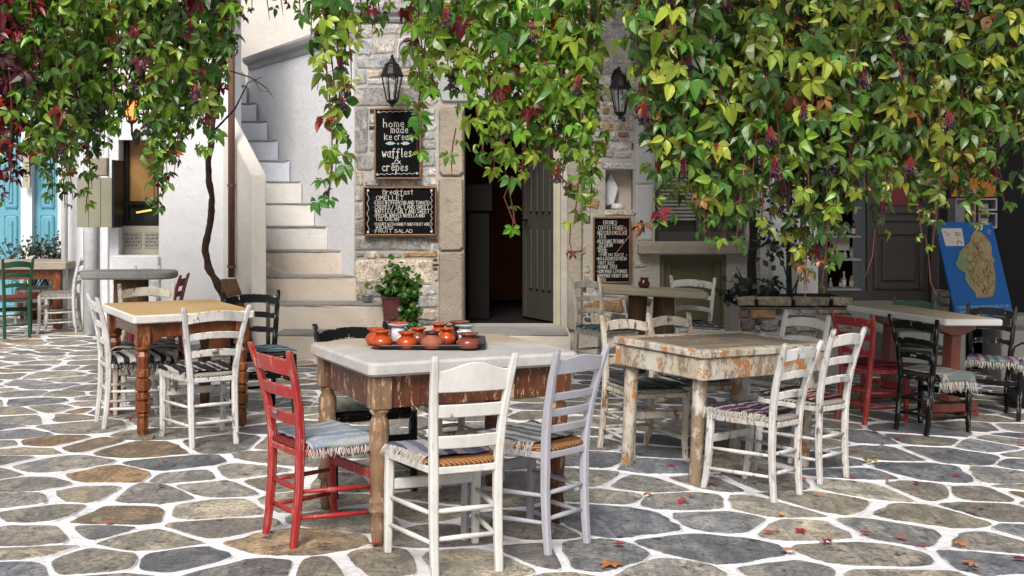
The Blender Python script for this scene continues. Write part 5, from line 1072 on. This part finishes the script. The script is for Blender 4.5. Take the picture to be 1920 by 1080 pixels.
jar(784, 5.93, .050, .084, M['glaze_red'], M['glaze'], 'dull red pot with an orange rim in the middle of the tray')
jar(823, 6.06, .055, .092, M['glaze'], M['glaze'], 'orange pot with a wide rim at the back of the tray')
jar(848, 6.04, .042, .082, M['choc'], M['choc'], 'small dark brown pot near the back right of the tray')
jar(861, 6.07, .056, .102, M['glaze_red'], M['glaze_red'], 'brown pot with a wide flared rim at the back right of the tray', 1.15)
jar(757, 5.93, .04, .066, M['china'], M['china'], 'white china cup between the orange pots')
for px, Y, z, m_, lb_ in ((747, 6.0, .083, M['china'], 'white saucer resting among the orange pots'), (873, 5.92, .088, M['pale_blue'], 'pale blue saucer resting behind the glossy red brown pot')):
    q = MB(); q.lathe([(.02, .0), (.035, .003), (.052, .012), (.053, .014), (.034, .007), (.0, .005)], 20); Y = 5.50+(Y-5.79)*1.12; o = q.build('saucer', m_, None, True); o.location = (PX(px, Y), Y, TZ+z); tag(o, lb_, 'saucer')
for px, Y, m_, mz in ((747, 6.0, M['china'], .083), (873, 5.92, M['china'], .088)):
    q = MB(); q.lathe([(.022, 0), (.036, .012), (.034, mz-.012), (.024, mz-.006)], 16); Y = 5.50+(Y-5.79)*1.12; o = q.build('cup', m_, None, True); o.location = (PX(px, Y), Y, TZ+.0058); tag(o, 'white china cup under the %s saucer on the tray' % ('white' if px == 747 else 'pale blue'), 'cup')
# ash bowl and geranium on the steps
q = MB(); q.lathe([(.028, 0), (.05, .012), (.062, .04), (.058, .07), (.064, .075), (.055, .074), (.05, .04), (.03, .016)], 18, (0, 0, 0)); o = q.build('ash_bowl', M['foil'], None, True); o.location = (PX(689, 11.75), 11.75, .507); tag(o, 'small shiny metal ash bowl on the lowest stair tread', 'bowl')
gp = empty('geranium', (PX(738, 11.42), 11.42, .255)); tag(gp, 'green geranium in a maroon plastic pot beside the stairs', 'potted plant')
def sq(r_, z): return [(r_*(abs(math.cos(t))**.5)*math.copysign(1, math.cos(t)), r_*(abs(math.sin(t))**.5)*math.copysign(1, math.sin(t)), z) for t in [2*math.pi*j/24 for j in range(24)]]
q = MB(); q.rings([sq(.085, 0), sq(.115, .32), sq(.125, .322), sq(.125, .345), sq(.11, .345), sq(.105, .30)]); q.build('pot', M['maroonpot'], gp)
def disc_leaf(mb, c, n_, r_, rg):
    a = n_.orthogonal().normalized(); b = n_.cross(a); k = 8
    pts_ = [c+(a*math.cos(t)+b*math.sin(t))*r_*(1+.14*(j % 2))+n_*(.25*r_) for j, t in enumerate([2*math.pi*j/k for j in range(k)])]
    mb.add([c]+pts_, [(0, j+1, (j+1) % k+1) for j in range(k)])
r2 = random.Random(3); q = MB(); tw = MB()
for k in range(520):
    t = r2.random(); c = Vector((r2.gauss(.055, .095), r2.gauss(-.04, .07), .35+abs(r2.gauss(.09, .085)))) if t < .62 else Vector((r2.gauss(.165, .045), r2.gauss(-.09, .04), r2.uniform(.02, .42)))
    if (c-Vector((.07, -.02, .42))).length > .36 and t < .62: continue
    v = r2.random(); q.cur = (.03, .09+.05*v, .012) if v < .85 else (.09, .13, .02)
    nn = Vector((r2.gauss(0, .6), -.6+r2.gauss(0, .4), .7+r2.gauss(0, .3))).normalized(); disc_leaf(q, c, nn, r2.uniform(.018, .036), r2)
    if k % 9 == 0: tw.tube([(0, 0, .30), (c.x*.5, c.y*.5, .34), tuple(c)], .004, 4)
o = q.build('foliage', M['leaf'], gp); o['kind'] = 'stuff'; o = tw.build('stems', M['stem'], gp); o['kind'] = 'stuff'
# dark bag behind the trestle table
bg_ = empty('bag'); place(bg_, 4.42, 9.9, 20); tag(bg_, 'dark shopping bag with red contents on the ground at the right edge', 'bag')
q = MB(); n_ = 18; q.rings([[(.24*(1+.1*noise.noise((j, k, 3)))*math.cos(2*math.pi*j/n_)*s_, .16*(1+.1*noise.noise((j, k, 7)))*math.sin(2*math.pi*j/n_)*s_, z) for j in range(n_)] for k, (s_, z) in enumerate(((.8, 0), (1, .04), (1.02, .2), (.95, .33), (.98, .36), (.85, .34)))]); q.build('body', M['bag'], bg_, True)
q = MB(); 
for k in range(14): q.lathe([(.0, -.05), (.04, -.03), (.05, 0), (.035, .035), (0, .045)], 8, (rng.uniform(-.16, .16), rng.uniform(-.09, .09), .35+rng.uniform(-.01, .03)))
o = q.build('contents', M['maroon'], bg_, True); o['kind'] = 'stuff'
for s_ in (-1, 1): q = MB(); q.tube([(-.1, s_*.13, .34), (-.08, s_*.12, .5), (0, s_*.11, .54), (.08, s_*.12, .5), (.1, s_*.13, .34)], .009, 6); q.build('handle', M['bag'], bg_, True)
# ------------------------------------------------------------------ vines
vr = random.Random(21)
def leaf_geo(rg, n5=5, size=.1, folds=.62):
    """palmate leaf: hub at the origin, tip along +y, face along +z; list of (verts, faces) per leaflet + petiole"""
    out = []
    angs = {5: (0, 52, -52, 108, -108), 3: (0, 72, -72)}[n5]; ln = {5: (1, .92, .92, .70, .70), 3: (1.05, .92, .92)}[n5]
    for a, l in zip(angs, ln):
        a = R(a+rg.uniform(-9, 9)); L = size*l*rg.uniform(.88, 1.1); Wd = L*rg.uniform(.235, .30); dr = rg.uniform(.10, .75); tw = rg.uniform(-.4, .4); fo = rg.uniform(.10, folds)
        prof = ((.10, .0), (.28, .72), (.52, 1.), (.76, .66), (1., 0))
        vs = []; ca, sa = math.cos(a), math.sin(a)
        def pt(t, w):
            y = t*L; x = w*Wd; z = -dr*L*t*t+fo*abs(w)*Wd*2.2+tw*x*t
            return (x*ca-y*sa*-1*-1 if False else x*ca+y*math.sin(-a), x*math.sin(a)*-1*-1+y*ca, z)
        vs = [pt(.1, 0)]
        for t, w in prof[1:4]: vs += [pt(t+.03, -w), pt(t-.02, 0), pt(t+.03, w)]
        vs.append(pt(1., 0))
        fs = [(0, 2, 1), (0, 3, 2), (1, 2, 5, 4), (2, 3, 6, 5), (4, 5, 8, 7), (5, 6, 9, 8), (7, 8, 10), (8, 9, 10)]
        out.append((vs, fs))
    b = .0018
    out.append(([(-b, .1*size, 0), (b, .1*size, 0), (b, -.35*size, -.1*size), (-b, -.35*size, -.1*size), (0, -.75*size, -.32*size)], [(0, 1, 2, 3), (3, 2, 4)]))
    return out
GREENS = {'deep': [(.045, .12, .012), (.07, .155, .015), (.10, .19, .02), (.035, .09, .02), (.16, .23, .022), (.028, .065, .012), (.06, .14, .03)],
          'left': [(.055, .14, .012), (.085, .165, .015), (.12, .20, .018), (.035, .09, .012), (.17, .24, .025), (.025, .06, .010), (.07, .14, .025), (.04, .10, .015)],
          'yellow': [(.15, .24, .022), (.22, .30, .028), (.28, .34, .04), (.10, .20, .022), (.27, .30, .04), (.17, .22, .03), (.06, .14, .02), (.10, .15, .02), (.04, .10, .02), (.12, .20, .02), (.03, .075, .015)],
          'fresh': [(.06, .17, .016), (.10, .21, .02), (.15, .25, .022), (.045, .13, .018), (.20, .26, .03), (.12, .2, .02)]}
REDS = [(.30, .014, .012), (.24, .010, .012), (.30, .05, .012), (.10, .008, .012), (.30, .07, .02), (.20, .02, .02), (.20, .09, .025)]
WINE = [(.07, .005, .010), (.11, .007, .014), (.045, .005, .010)]
def leaf_colour(rg, tone, redp, winep=0):
    v = rg.random()
    if v < winep: return rg.choice(WINE)
    if v < winep+redp: return rg.choice(REDS)
    return rg.choice(GREENS[tone])
def proto(rg, tone, redp, n5, winep=0, size=.1):
    q = MB(); c = leaf_colour(rg, tone, redp, winep); geo = leaf_geo(rg, n5, size)
    for k, (v, f) in enumerate(geo):
        j = rg.uniform(.8, 1.2); q.cur = tuple(x*j for x in c) if k < len(geo)-1 else (.14, .04, .03)
        q.add(v, f)
    return q
def vine(name, label, strands, tone, size, redp=.05, winep=0, nobj=300, spacing=.07, spread=.07, stems=True, berries=14, nproto=18, cat='vine', par_=None, n3=.15):
    o = par_ or empty(name, (0, 0, 0))
    if not par_: tag(o, label, cat)
    rg = vr; protos = []
    for k in range(nproto):
        q = proto(rg, tone, 0 if k >= nproto*redp*1.0 and k > 0 else (1. if redp > .01 else 0), 3 if rg.random() < n3 else 5, winep, size)
        protos.append(q)
    nred = max(1, int(round(nproto*redp))) if redp > 0 else 0
    for k in range(nproto):
        protos[k] = proto(rg, tone, 1. if k < nred else 0., 3 if rg.random() < n3 else 5, winep if k >= nred else 0, size)
    meshes = [None]*nproto
    places = []; stem = MB(); bpos = []
    for pts_, dens in strands:
        pts_ = [Vector(p) for p in pts_]; seg = [(b-a).length for a, b in zip(pts_, pts_[1:])]; tot = sum(seg)
        if stems: stem.tube(pts_, [.0045 if i < len(pts_)-1 else .002 for i in range(len(pts_))], 4)
        n_ = max(1, int(tot/spacing*dens)); az = rg.uniform(0, 6.28)
        for i in range(n_):
            d = (i+rg.uniform(.2, .8))/n_*tot; k = 0; dd_ = d
            while k < len(seg)-1 and dd_ > seg[k]: dd_ -= seg[k]; k += 1
            p = pts_[k].lerp(pts_[k+1], dd_/max(seg[k], 1e-5)); az += 2.4+rg.uniform(-.6, .6)
            rad = Vector((math.cos(az), math.sin(az)-.55, 0)).normalized(); tipf = min(1, .55+.5*(tot-d)/.5)
            sc = rg.uniform(.58, 1.28)*tipf
            hub = p+rad*spread*rg.uniform(.5, 1.3)*sc+Vector((0, 0, rg.uniform(-.02, .03)))
            N = (rad*.9+Vector((rg.gauss(0, .5), rg.gauss(0, .45)-.35, .75+rg.gauss(0, .35)))).normalized()
            Tt = Vector((rad.x*.5+rg.gauss(0, .35), rad.y*.4+rg.gauss(0, .25), -1.0)); Tt = (Tt-N*Tt.dot(N)).normalized(); Xx = Tt.cross(N)
            m = Matrix((Xx*sc, Tt*sc, N*sc)).transposed().to_4x4(); m.translation = hub
            pi = rg.randrange(nproto)
            if pi < nred < nproto and rg.random() < .15: pi = rg.randrange(nred, nproto)
            places.append((hub.y+rg.uniform(0, .05), pi, m))
            if rg.random() < .09: bpos.append(p+rad*.05)
    places.sort(key=lambda t: t[0]); mass = MB()
    for i, (_, pi, m) in enumerate(places):
        if i < nobj:
            if meshes[pi] is None:
                l0 = protos[pi].build('leaf', M['leaf'], o); meshes[pi] = l0.data; l = l0
            else: l = bpy.data.objects.new('leaf', meshes[pi]); COL.objects.link(l); l.parent = o
            l.matrix_world = m
        else:
            j = rg.uniform(.75, 1.4); q = protos[pi]; n_ = len(mass.v)
            mass.v += [tuple(m @ Vector(v)) for v in q.v]; mass.f += [tuple(a+n_ for a in f) for f in q.f]; mass.c += [tuple(x*j for x in c) for c in q.c]
    if mass.v: l = mass.build('leaf_mass', M['leaf'], o); l['kind'] = 'stuff'
    if stems: l = stem.build('shoots', M['twig'], o); l['kind'] = 'stuff'
    rg.shuffle(bpos); bm0 = None
    for p in bpos[:berries]:
        if bm0 is None:
            q = MB(); st_ = MB()
            for k in range(34):
                c = Vector((rg.gauss(0, .022), rg.gauss(0, .018), rg.uniform(-.09, 0))); r_ = rg.uniform(.0058, .009)
                q.lathe([(0, -r_), (r_*.8, -r_*.6), (r_, 0), (r_*.8, r_*.6), (0, r_)], 6, tuple(c)); st_.tube([(0, 0, .03), tuple(c*.5+Vector((0, 0, .02))), tuple(c)], .0011, 3)
            b0 = q.build('berry_cluster', M['berry'], o, True); bm0 = b0.data; b0['kind'] = 'stuff'; s0_ = st_.build('berry_stalk', M['twigred'], b0); sm0 = s0_.data; b0.location = p+Vector((0, -.03, 0))
        else:
            b0 = bpy.data.objects.new('berry_cluster', bm0); COL.objects.link(b0); b0['kind'] = 'stuff'; b0.parent = o; b0.location = p+Vector((0, -.03, 0)); b0.rotation_euler = (0, 0, rg.uniform(0, 6)); s_ = rg.uniform(.7, 1.25); b0.scale = (s_,)*3
            s0_ = bpy.data.objects.new('berry_stalk', sm0); COL.objects.link(s0_); s0_.parent = b0
    return o
def hang(px, py_end, Y, top=-70, dens=1., sway=.05, lean=0):
    """a shoot hanging from the pergola at depth Y, its end at picture row py_end"""
    x0 = PX(px, Y); z1 = PZ(py_end, Y); z0 = max(PZ(top, Y), z1+.25); n_ = max(3, int((z0-z1)/.18)+1); ph = vr.uniform(0, 6)
    return ([(x0+lean*(1-i/n_)+sway*math.sin(ph+i*.7)*.6, Y+sway*math.cos(ph*1.7+i*.6)*.7, lerp(z0, z1, i/n_)) for i in range(n_+1)], dens)
def interp(prof, x):
    for (a, b), (c, d) in zip(prof, prof[1:]):
        if a <= x <= c: return lerp(b, d, (x-a)/(c-a))
    return prof[0][1] if x < prof[0][0] else prof[-1][1]
# right hand curtain
PR = [(1120,80),(1150,75),(1185,100),(1205,190),(1225,330),(1245,415),(1290,425),(1335,445),(1385,465),(1405,445),(1425,410),(1455,370),(1475,380),(1500,440),(1545,450),(1590,385),(1630,370),(1650,420),(1700,375),(1720,420),(1755,440),(1775,395),(1800,390),(1840,385),(1875,360),(1895,310),(1925,290),(1990,260)]
st_ = []
for layer, (Y0, Y1, cut) in enumerate(((6.3, 6.8, 0), (6.9, 7.6, 25), (7.7, 8.6, 45))):
    x = 1118
    while x < 1960:
        e = interp(PR, x)-cut-vr.uniform(0, 75)*(1 if vr.random() < .7 else 1.8); Y = vr.uniform(Y0, Y1)+max(0, (x-1500)/420)*.7
        if e > -30: st_.append(hang(x+vr.uniform(-8, 8), e, Y, -90 if layer < 2 else -60, 1.))
        x += vr.uniform(13, 20)+layer*2
for a in [(1490,500,6.55),(1512,545,6.6),(1528,500,6.7),(1555,510,6.65),(1565,455,6.6),(1420,440,6.5),(1340,460,6.45),(1500,530,6.6),(1540,540,6.5),(1310,440,6.4),(1390,470,6.4),(1575,470,6.7),(1650,440,6.8),(1720,445,6.9),(1757,470,6.8),(1812,430,7.0),(1845,425,7.0),(1885,400,7.2),(1910,370,7.2),(1240,430,6.4),(1365,460,6.5),(1215,250,6.5)]: st_.append(hang(a[0], a[1], a[2], 120, .85))
vR = vine('hanging_vine', 'broad curtain of yellow green vine leaves hanging over the right side', st_, 'yellow', .102, .04, .008, 300, .054, .066, berries=150, nproto=28)
# a few reddened trailing shoots with bare ends
bt = MB()
for pts_ in ([(1640,430,6.8),(1636,480,6.8),(1622,520,6.8)],[(1735,440,6.9),(1742,490,6.9),(1745,530,6.9),(1757,556,6.9)],[(1500,360,6.6),(1504,470,6.6),(1510,560,6.6),(1540,582,6.6)],[(1190,430,6.4),(1170,455,6.4),(1155,475,6.4)],[(1240,395,6.4),(1215,420,6.4),(1190,430,6.4)]): bt.tube([P(*p) for p in pts_], [.003]*(len(pts_)-1)+[.0018], 5)
bt.build('bare_shoot', M['twig'], vR)['kind'] = 'stuff'
vine('v', '', [([P(1240, 395, 6.4), P(1215, 420, 6.4), P(1190, 432, 6.4), P(1165, 425, 6.4)], 1.4)], 'yellow', .085, .35, .1, 0, .06, .05, False, 0, 8, par_=vR)
# central mass over the doorway
PC = [(765,120),(778,200),(792,255),(812,250),(835,215),(860,235),(880,300),(905,325),(930,320),(955,335),(985,365),(1005,335),(1030,320),(1060,370),(1085,390),(1110,330),(1128,150),(1150,90)]
st_ = []
for layer, (Y0, Y1, cut) in enumerate(((6.9, 7.4, 0), (7.5, 8.3, 55))):
    x = 772
    while x < 1135:
        e = interp(PC, x)-cut-vr.uniform(0, 60)*(1 if vr.random() < .75 else 1.7); st_.append(hang(x+vr.uniform(-7, 7), e, vr.uniform(Y0, Y1), -80, .9)); x += vr.uniform(17, 26)
for a in [(985,345,7.0,150,.85),(960,430,7.0,330,.7),(1080,425,6.9,150,.9),(1062,300,7.0,120,.9),(1100,400,7.0,240,.9),(900,310,7.0,200,.8),(855,330,7.0,240,.6),(790,290,7.1,60,.9),(940,330,7.0,180,.9),(1020,250,7.0,60,.9)]: st_.append(hang(*a))
vC = vine('hanging_vine', 'green vine shoots hanging in front of the dark doorway', st_, 'fresh', .115, .03, 0, 300, .062, .065, berries=34, nproto=26)
bt = MB(); bt.tube([P(960, 330, 7.), P(945, 370, 7.), P(965, 420, 7.)], .004, 5); bt.tube([P(1070, 420, 6.9), P(1068, 455, 6.9), P(1074, 478, 6.9)], .0035, 5); bt.build('bare_shoot', M['twig'], vC)['kind'] = 'stuff'
vine('v', '', [([P(1068, 465, 6.9), P(1074, 480, 6.9)], 3.)], 'yellow', .06, 1., 0, 0, .06, .02, False, 0, 4, par_=vC)
# single strand before the stairs
st_ = [hang(a, b, Y, -80, d) for a, b, Y, d in [(590,70,7.1,1.1),(612,95,7.0,1.1),(640,85,7.2,1.1),(668,75,7.1,1.1),(695,60,7.0,1.1),(715,40,7.1,1.),(738,15,7.1,.9),(580,30,7.1,.9),(625,330,6.9,.8),(650,160,6.9,.8),(615,390,6.8,.75),(640,250,6.9,.7),(600,170,6.9,.6),(655,120,6.95,.8),(628,300,6.85,.6)]]
st_.append(([P(627, 280, 6.8), P(618, 350, 6.8), P(598, 402, 6.8)], .9))
vine('hanging_vine', 'single long leafy vine strand hanging before the white stairs', st_, 'fresh', .11, .05, .03, 300, .075, .065, berries=16, nproto=20)
# left mass
PL = [(-60,290),(0,260),(30,260),(55,300),(80,350),(110,365),(140,350),(175,375),(200,320),(222,290),(228,205),(262,200),(270,285),(290,380),(320,370),(345,310),(370,310),(400,285),(420,230),(438,140),(455,60),(480,10),(520,5),(570,-10)]
st_ = []
for layer, (Y0, Y1, cut) in enumerate(((7.6, 8.2, 0), (8.3, 9.2, 35), (9.3, 10.4, 80))):
    x = -60
    while x < 455:
        e = interp(PL, x)-cut-vr.uniform(0, 70)*(1 if vr.random() < .7 else 1.8)
        if e > -30: st_.append(hang(x+vr.uniform(-7, 7), e, vr.uniform(Y0, Y1), -90, 1.))
        x += vr.uniform(12, 18)+layer*2
for a in [(88,385,8.,220,.8),(112,390,8.1,220,.8),(128,375,8.2,250,.8),(60,330,8.2,200,.8),(165,400,8.2,320,.7),(295,395,7.7,250,.9),(310,375,7.7,240,.9),(392,290,7.7,160,.9),(330,330,7.8,200,.9)]: st_.append(hang(*a))
for a in [(478,25,8.4),(505,38,8.4),(530,30,8.3),(555,45,8.3)]: st_.append(hang(a[0], a[1], a[2], -80, .5))
vL = vine('climbing_vine', 'dense dark green vine with wine red patches at upper left, rooted by the wall', st_, 'left', .102, .03, .05, 300, .056, .066, berries=60, nproto=28)
st_ = [hang(x, e, vr.uniform(7.5, 8.1), -60, 1.1) for x, e in [(-30,390),(-12,390),(2,330),(14,300),(25,260),(-5,250),(10,200),(-20,300),(20,120),(50,180),(65,150)]]+[hang(x, e, vr.uniform(7.6, 8), -60, 1.) for x, e in [(-6,385),(15,375),(28,330)]]
vine('hanging_vine', 'wine red vine leaves hanging at the left edge before the blue doors', st_, 'deep', .10, .10, .5, 150, .07, .06, berries=6, nproto=16)
# trunk, pot and wooden stump of the climbing vine
tr_ = [(425,640,11.75),(424,560,11.75),(408,535,11.7),(390,500,11.65),(385,470,11.6),(391,430,11.5),(397,395,11.4),(398,370,11.3),(391,340,11.2),(392,300,11.1),(397,250,10.9),(404,190,10.5),(412,110,10.0),(420,40,9.6),(432,-40,9.2)]
q = MB(); pp = [P(*p) for p in tr_]
pp = [p+Vector((.012*noise.noise((i, 1, 1)), .012*noise.noise((i, 5, 1)), 0)) for i, p in enumerate(pp)]
rr_ = [.055, .05, .042, .036, .036, .032, .034, .030, .032, .028, .028, .026, .025, .024, .02]; p9, r9 = [], []
for i in range((len(pp)-1)*4+1):
    k, u_ = min(i//4, len(pp)-2), (i-4*min(i//4, len(pp)-2))/4; a_ = pp[k].lerp(pp[k+1], u_)
    p9.append(a_+Vector((.022*noise.noise((a_.z*5, 1, 1)), 0, 0))); r9.append(lerp(rr_[k], rr_[k+1], u_)*(1+.38*noise.noise((a_.z*11, 3, 2))))
q.tube(p9, r9, 9); q.build('trunk', M['stem'], vL, True)
q = MB(); q.tube([pp[10], P(440, 205, 10.7), P(465, 155, 10.6), P(490, 145, 10.6)], [.012, .009, .006, .004], 5); q.tube([P(432, 133, 10.6), P(470, 145, 10.6), P(500, 165, 10.6), P(512, 182, 10.6)], [.007, .006, .005, .002], 5); q.tube([P(478, 152, 10.6), P(488, 170, 10.6), P(503, 172, 10.6)], [.004, .003, .002], 4); q.build('bare_twig', M['dark_twig'], vL)
tp = empty('tree_pot', (PX(408, 11.75), 11.75, 0)); tag(tp, 'ribbed terracotta pot holding the vine trunk against the white wall', 'pot'); q = MB(); prof = [(.12, 0), (.14, .02)]
for k in range(7): prof += [(.15+k*.004, .04+k*.036), (.156+k*.004, .058+k*.036)]
prof += [(.20, .30), (.20, .34), (.17, .34), (.16, .28)]; q.lathe(prof, 24); q.build('body', M['terracotta'], tp, True)
sp_ = empty('stump', (PX(440, 11.5), 11.5, 0)); tag(sp_, 'old brown wood stump leaning at the wall below the rusty downpipe', 'stump')
q = MB(); q.rings([[(.11*s_*(1+.2*noise.noise((j*.9, k, 2)))*math.cos(2*math.pi*j/12)+off, .09*s_*math.sin(2*math.pi*j/12), z) for j in range(12)] for k, (s_, z, off) in enumerate(((1.2, 0, .08), (1.05, .2, .05), (1, .45, .0), (.9, .62, -.03), (.7, .76, -.06)))]); q.build('log', M['log'], sp_, True)
# overhead leaf roof, unseen above the frame, extended to shade the right side
q = MB(); pr2 = [proto(vr, 'yellow', .05, 5, 0, .12) for _ in range(8)]
for k in range(3600):
    Y = vr.uniform(7.3, 11.9); x = vr.uniform(.6, 8.4); z = vr.uniform(3.15, 3.5)
    if Y < 9 and z < PZ(-60, Y): z = PZ(-60, Y)+vr.uniform(.05, .3)
    if z < PZ(-40, Y): z = PZ(-40, Y)+vr.uniform(0, .3)
    e = Euler((vr.uniform(-.6, .6), vr.uniform(-.6, .6), vr.uniform(0, 6.28))).to_matrix()*vr.uniform(.9, 1.5); p0 = pr2[k % 8]; n_ = len(q.v)
    q.v += [tuple(e @ Vector(v)+Vector((x, Y, z))) for v in p0.v]; q.f += [tuple(a+n_ for a in f) for f in p0.f]; q.c += p0.c
o = q.build('shading_leaf_roof', M['leaf'], vR); o['kind'] = 'stuff'
# dark climbing shrub in the planter
sh_ = empty('climbing_shrub', (PX(1410, 11.6), 11.6, .55)); tag(sh_, 'dark leaved shrub with thin bare stems growing in the stone planter', 'shrub')
def sadd(mb, n_, m_, **k): o = mb.build(n_, m_, None, **k); o.parent = sh_; o.matrix_parent_inverse = Matrix.Translation(-sh_.location); return o
q = MB(); q.tube([P(1412, 565, 11.6), P(1409, 500, 11.6), P(1413, 440, 11.5), P(1408, 370, 11.4), P(1415, 260, 11.2), P(1410, 120, 11)], [.05, .045, .04, .032, .028, .02], 8); q.tube([P(1482, 560, 11.6), P(1480, 480, 11.6), P(1484, 400, 11.5), P(1480, 300, 11.4), P(1490, 150, 11.3)], [.02, .018, .016, .014, .01], 6)
for a in ([(1412,520),(1440,530),(1470,540),(1482,548)],[(1482,540),(1470,500),(1455,470),(1450,440)],[(1484,548),(1500,520),(1510,490)],[(1490,560),(1500,500),(1485,450)],[(1415,470),(1440,450),(1470,465)],[(1412,540),(1390,520),(1380,500)],[(1484,500),(1520,470),(1530,450)]): q.tube([P(u, v, 11.55) for u, v in a], [.008]*(len(a)-1)+[.003], 5)
sadd(q, 'stems', M['dark_twig'])
q = MB()
for k in range(330):
    cx, cy, sx, sy = vr.choice([(1450,440,28,18),(1440,465,24,14),(1475,460,14,18),(1400,540,22,12),(1378,538,14,12),(1445,545,14,10),(1400,390,22,30),(1450,390,20,25),(1490,420,14,30),(1420,545,25,8)])
    c = P(vr.gauss(cx, sx), vr.gauss(cy, sy), 11.4+vr.uniform(-.15, .2)); q.cur = vr.choice([(.012, .022, .010), (.018, .03, .012), (.010, .014, .010), (.03, .03, .012)])
    nn = Vector((vr.gauss(0, .6), -.6+vr.gauss(0, .4), .5+vr.gauss(0, .4))).normalized(); a = nn.orthogonal().normalized(); b = nn.cross(a); L = vr.uniform(.06, .10); t_ = vr.uniform(0, 6.28); u_ = a*math.cos(t_)+b*math.sin(t_); w_ = nn.cross(u_)
    q.add([c, c+u_*L*.5+w_*L*.35, c+u_*L, c+u_*L*.5-w_*L*.35], [(0, 1, 2, 3)])
o = sadd(q, 'foliage', M['leaf']); o['kind'] = 'stuff'
# shrubs in pots before the blue doors
for px, Y, wd_, lb_ in ((60, 15.2, .42, 'dark small leaved shrub in a pot before the left blue door'), (92, 15.1, .30, 'dark bushy shrub in a pot before the right blue door')):
    e_ = empty('potted_shrub', (PX(px, Y), Y, 0)); tag(e_, lb_, 'potted plant'); q = MB(); q.lathe([(.14, 0), (.2, .3), (.22, .32), (.2, .36), (.16, .34)], 16); q.build('pot', M['terracotta'], e_, True)
    q = MB(); s2 = MB()
    for k in range(300):
        c = Vector((vr.gauss(0, wd_*.5), vr.gauss(0, .12), .78+abs(vr.gauss(0, .14))-(.1 if vr.random() < .3 else 0))); q.cur = vr.choice([(.02, .035, .02), (.03, .05, .03), (.05, .06, .05)])
        nn = Vector((vr.gauss(0, .7), vr.gauss(0, .5)-.5, .6)).normalized(); disc_leaf(q, c, nn, vr.uniform(.014, .026), vr)
        if k % 12 == 0: s2.tube([(0, 0, .33), (c.x*.6, c.y*.6, c.z*.7), tuple(c)], .006, 4)
    o = q.build('foliage', M['leaf'], e_); o['kind'] = 'stuff'; o = s2.build('stems', M['dark_twig'], e_); o['kind'] = 'stuff'
# ------------------------------------------------------------------ fallen leaves
FL = [(246,790,.11,0),(262,786,.10,0),(307,870,.05,1),(302,919,.05,0),(200,988,.05,0),(1275,946,.115,0),(1218,935,.09,1),(1147,1066,.14,2),(1160,1030,.06,0),(1443,1007,.07,0),(1478,1041,.08,1),(1296,937,.05,1),(1505,905,.06,0),(1475,918,.06,2),(1465,973,.06,1),(1500,1002,.09,0),(1622,1008,.06,0),(1690,1017,.07,1),(1728,1032,.09,0),(1797,1027,.09,1),(1825,1066,.12,1),(1826,968,.05,1),(1912,1057,.07,0),(1633,871,.10,2),(1622,868,.12,3),(1645,870,.07,3),(1600,906,.05,0),(1795,898,.07,0),(1767,900,.04,0),(1685,828,.07,0),(1640,815,.06,1),(1655,838,.05,0),(1700,818,.05,0),(1873,872,.04,2),(1823,877,.04,3),(1916,838,.07,0),(1545,852,.05,0),(1348,898,.10,0),(1385,897,.07,0),(1340,916,.05,0),(1545,1023,.09,0),(1310,895,.07,0),(1717,913,.06,0),(1665,905,.05,1),(700,1030,.05,0),(955,935,.05,0),(1260,880,.06,0),(1530,935,.05,1),(1600,850,.05,0)]
ANCH = [(C[k].location.x, C[k].location.y, n_) for k, n_ in (('red', 'bright red chair'), ('front', 'ivory white chair'), ('lilac', 'lilac grey chair'), ('w6', 'white chair with black striped mat'), ('w7', 'side-on white chair'), ('w15', 'white chair with plum mat'), ('w16', 'white chair with red striped mat'), ('bk23', 'chipped black chair'), ('bk24', 'black chair below the map'), ('w17', 'cream chair with green mat'))]
FC = [[(.34, .02, .02), (.42, .035, .02), (.24, .01, .03)], [(.45, .13, .05), (.40, .18, .08)], [(.48, .22, .10), (.42, .2, .06)], [(.35, .30, .03), (.20, .24, .03)]]
NM = ['red', 'orange', 'tan', 'yellow green']
for u, v, sz, kd in FL:
    x, y = ground_at(u, v); e_ = MB(); c = vr.choice(FC[kd]); n_ = 3 if sz > .085 else 1
    if sz > .085:
        for v_, f_ in leaf_geo(vr, 5 if vr.random() < .5 else 3, sz*.47, .5): e_.cur = tuple(q_*vr.uniform(.8, 1.2) for q_ in c); e_.add([(a_, b_, c_*.45+.012) for a_, b_, c_ in v_], f_)
    L = sz; e_.cur = c; cu = vr.uniform(.1, .3)
    def lp(t, w): return (w*L*.28*(1 if n_ == 1 else 1.25), (t-.5)*L, .006+cu*L*((t-.5)**2*1.4)+abs(w)*L*.09)
    vs = [lp(0, 0)]
    for t, w in ((.22, .7), (.5, 1), (.78, .6)): vs += [lp(t, -w), lp(t, 0), lp(t, w)]
    vs.append(lp(1, 0)); sz > .085 or e_.add(vs, [(0, 2, 1), (0, 3, 2), (1, 2, 5, 4), (2, 3, 6, 5), (4, 5, 8, 7), (5, 6, 9, 8), (7, 8, 10), (8, 9, 10)])
    o = e_.build('fallen_leaf', M['fallen'], None, True); place(o, x, y, vr.uniform(0, 360), .016)
    near = min(ANCH, key=lambda q: math.hypot(q[0]-x, q[1]-y)); dx, dy = x-near[0], y-near[1]
    side = ('right of' if dx > 0 else 'left of') if abs(dx) > abs(dy) else ('behind' if dy > 0 else 'in front of')
    szn = 'large' if sz > .095 else ('small' if sz < .065 else 'curled')
    tag(o, '%s %s leaf on the paving %s the %s' % (szn, NM[kd], side, near[2]), 'leaf', 'leaves fallen on the paving')
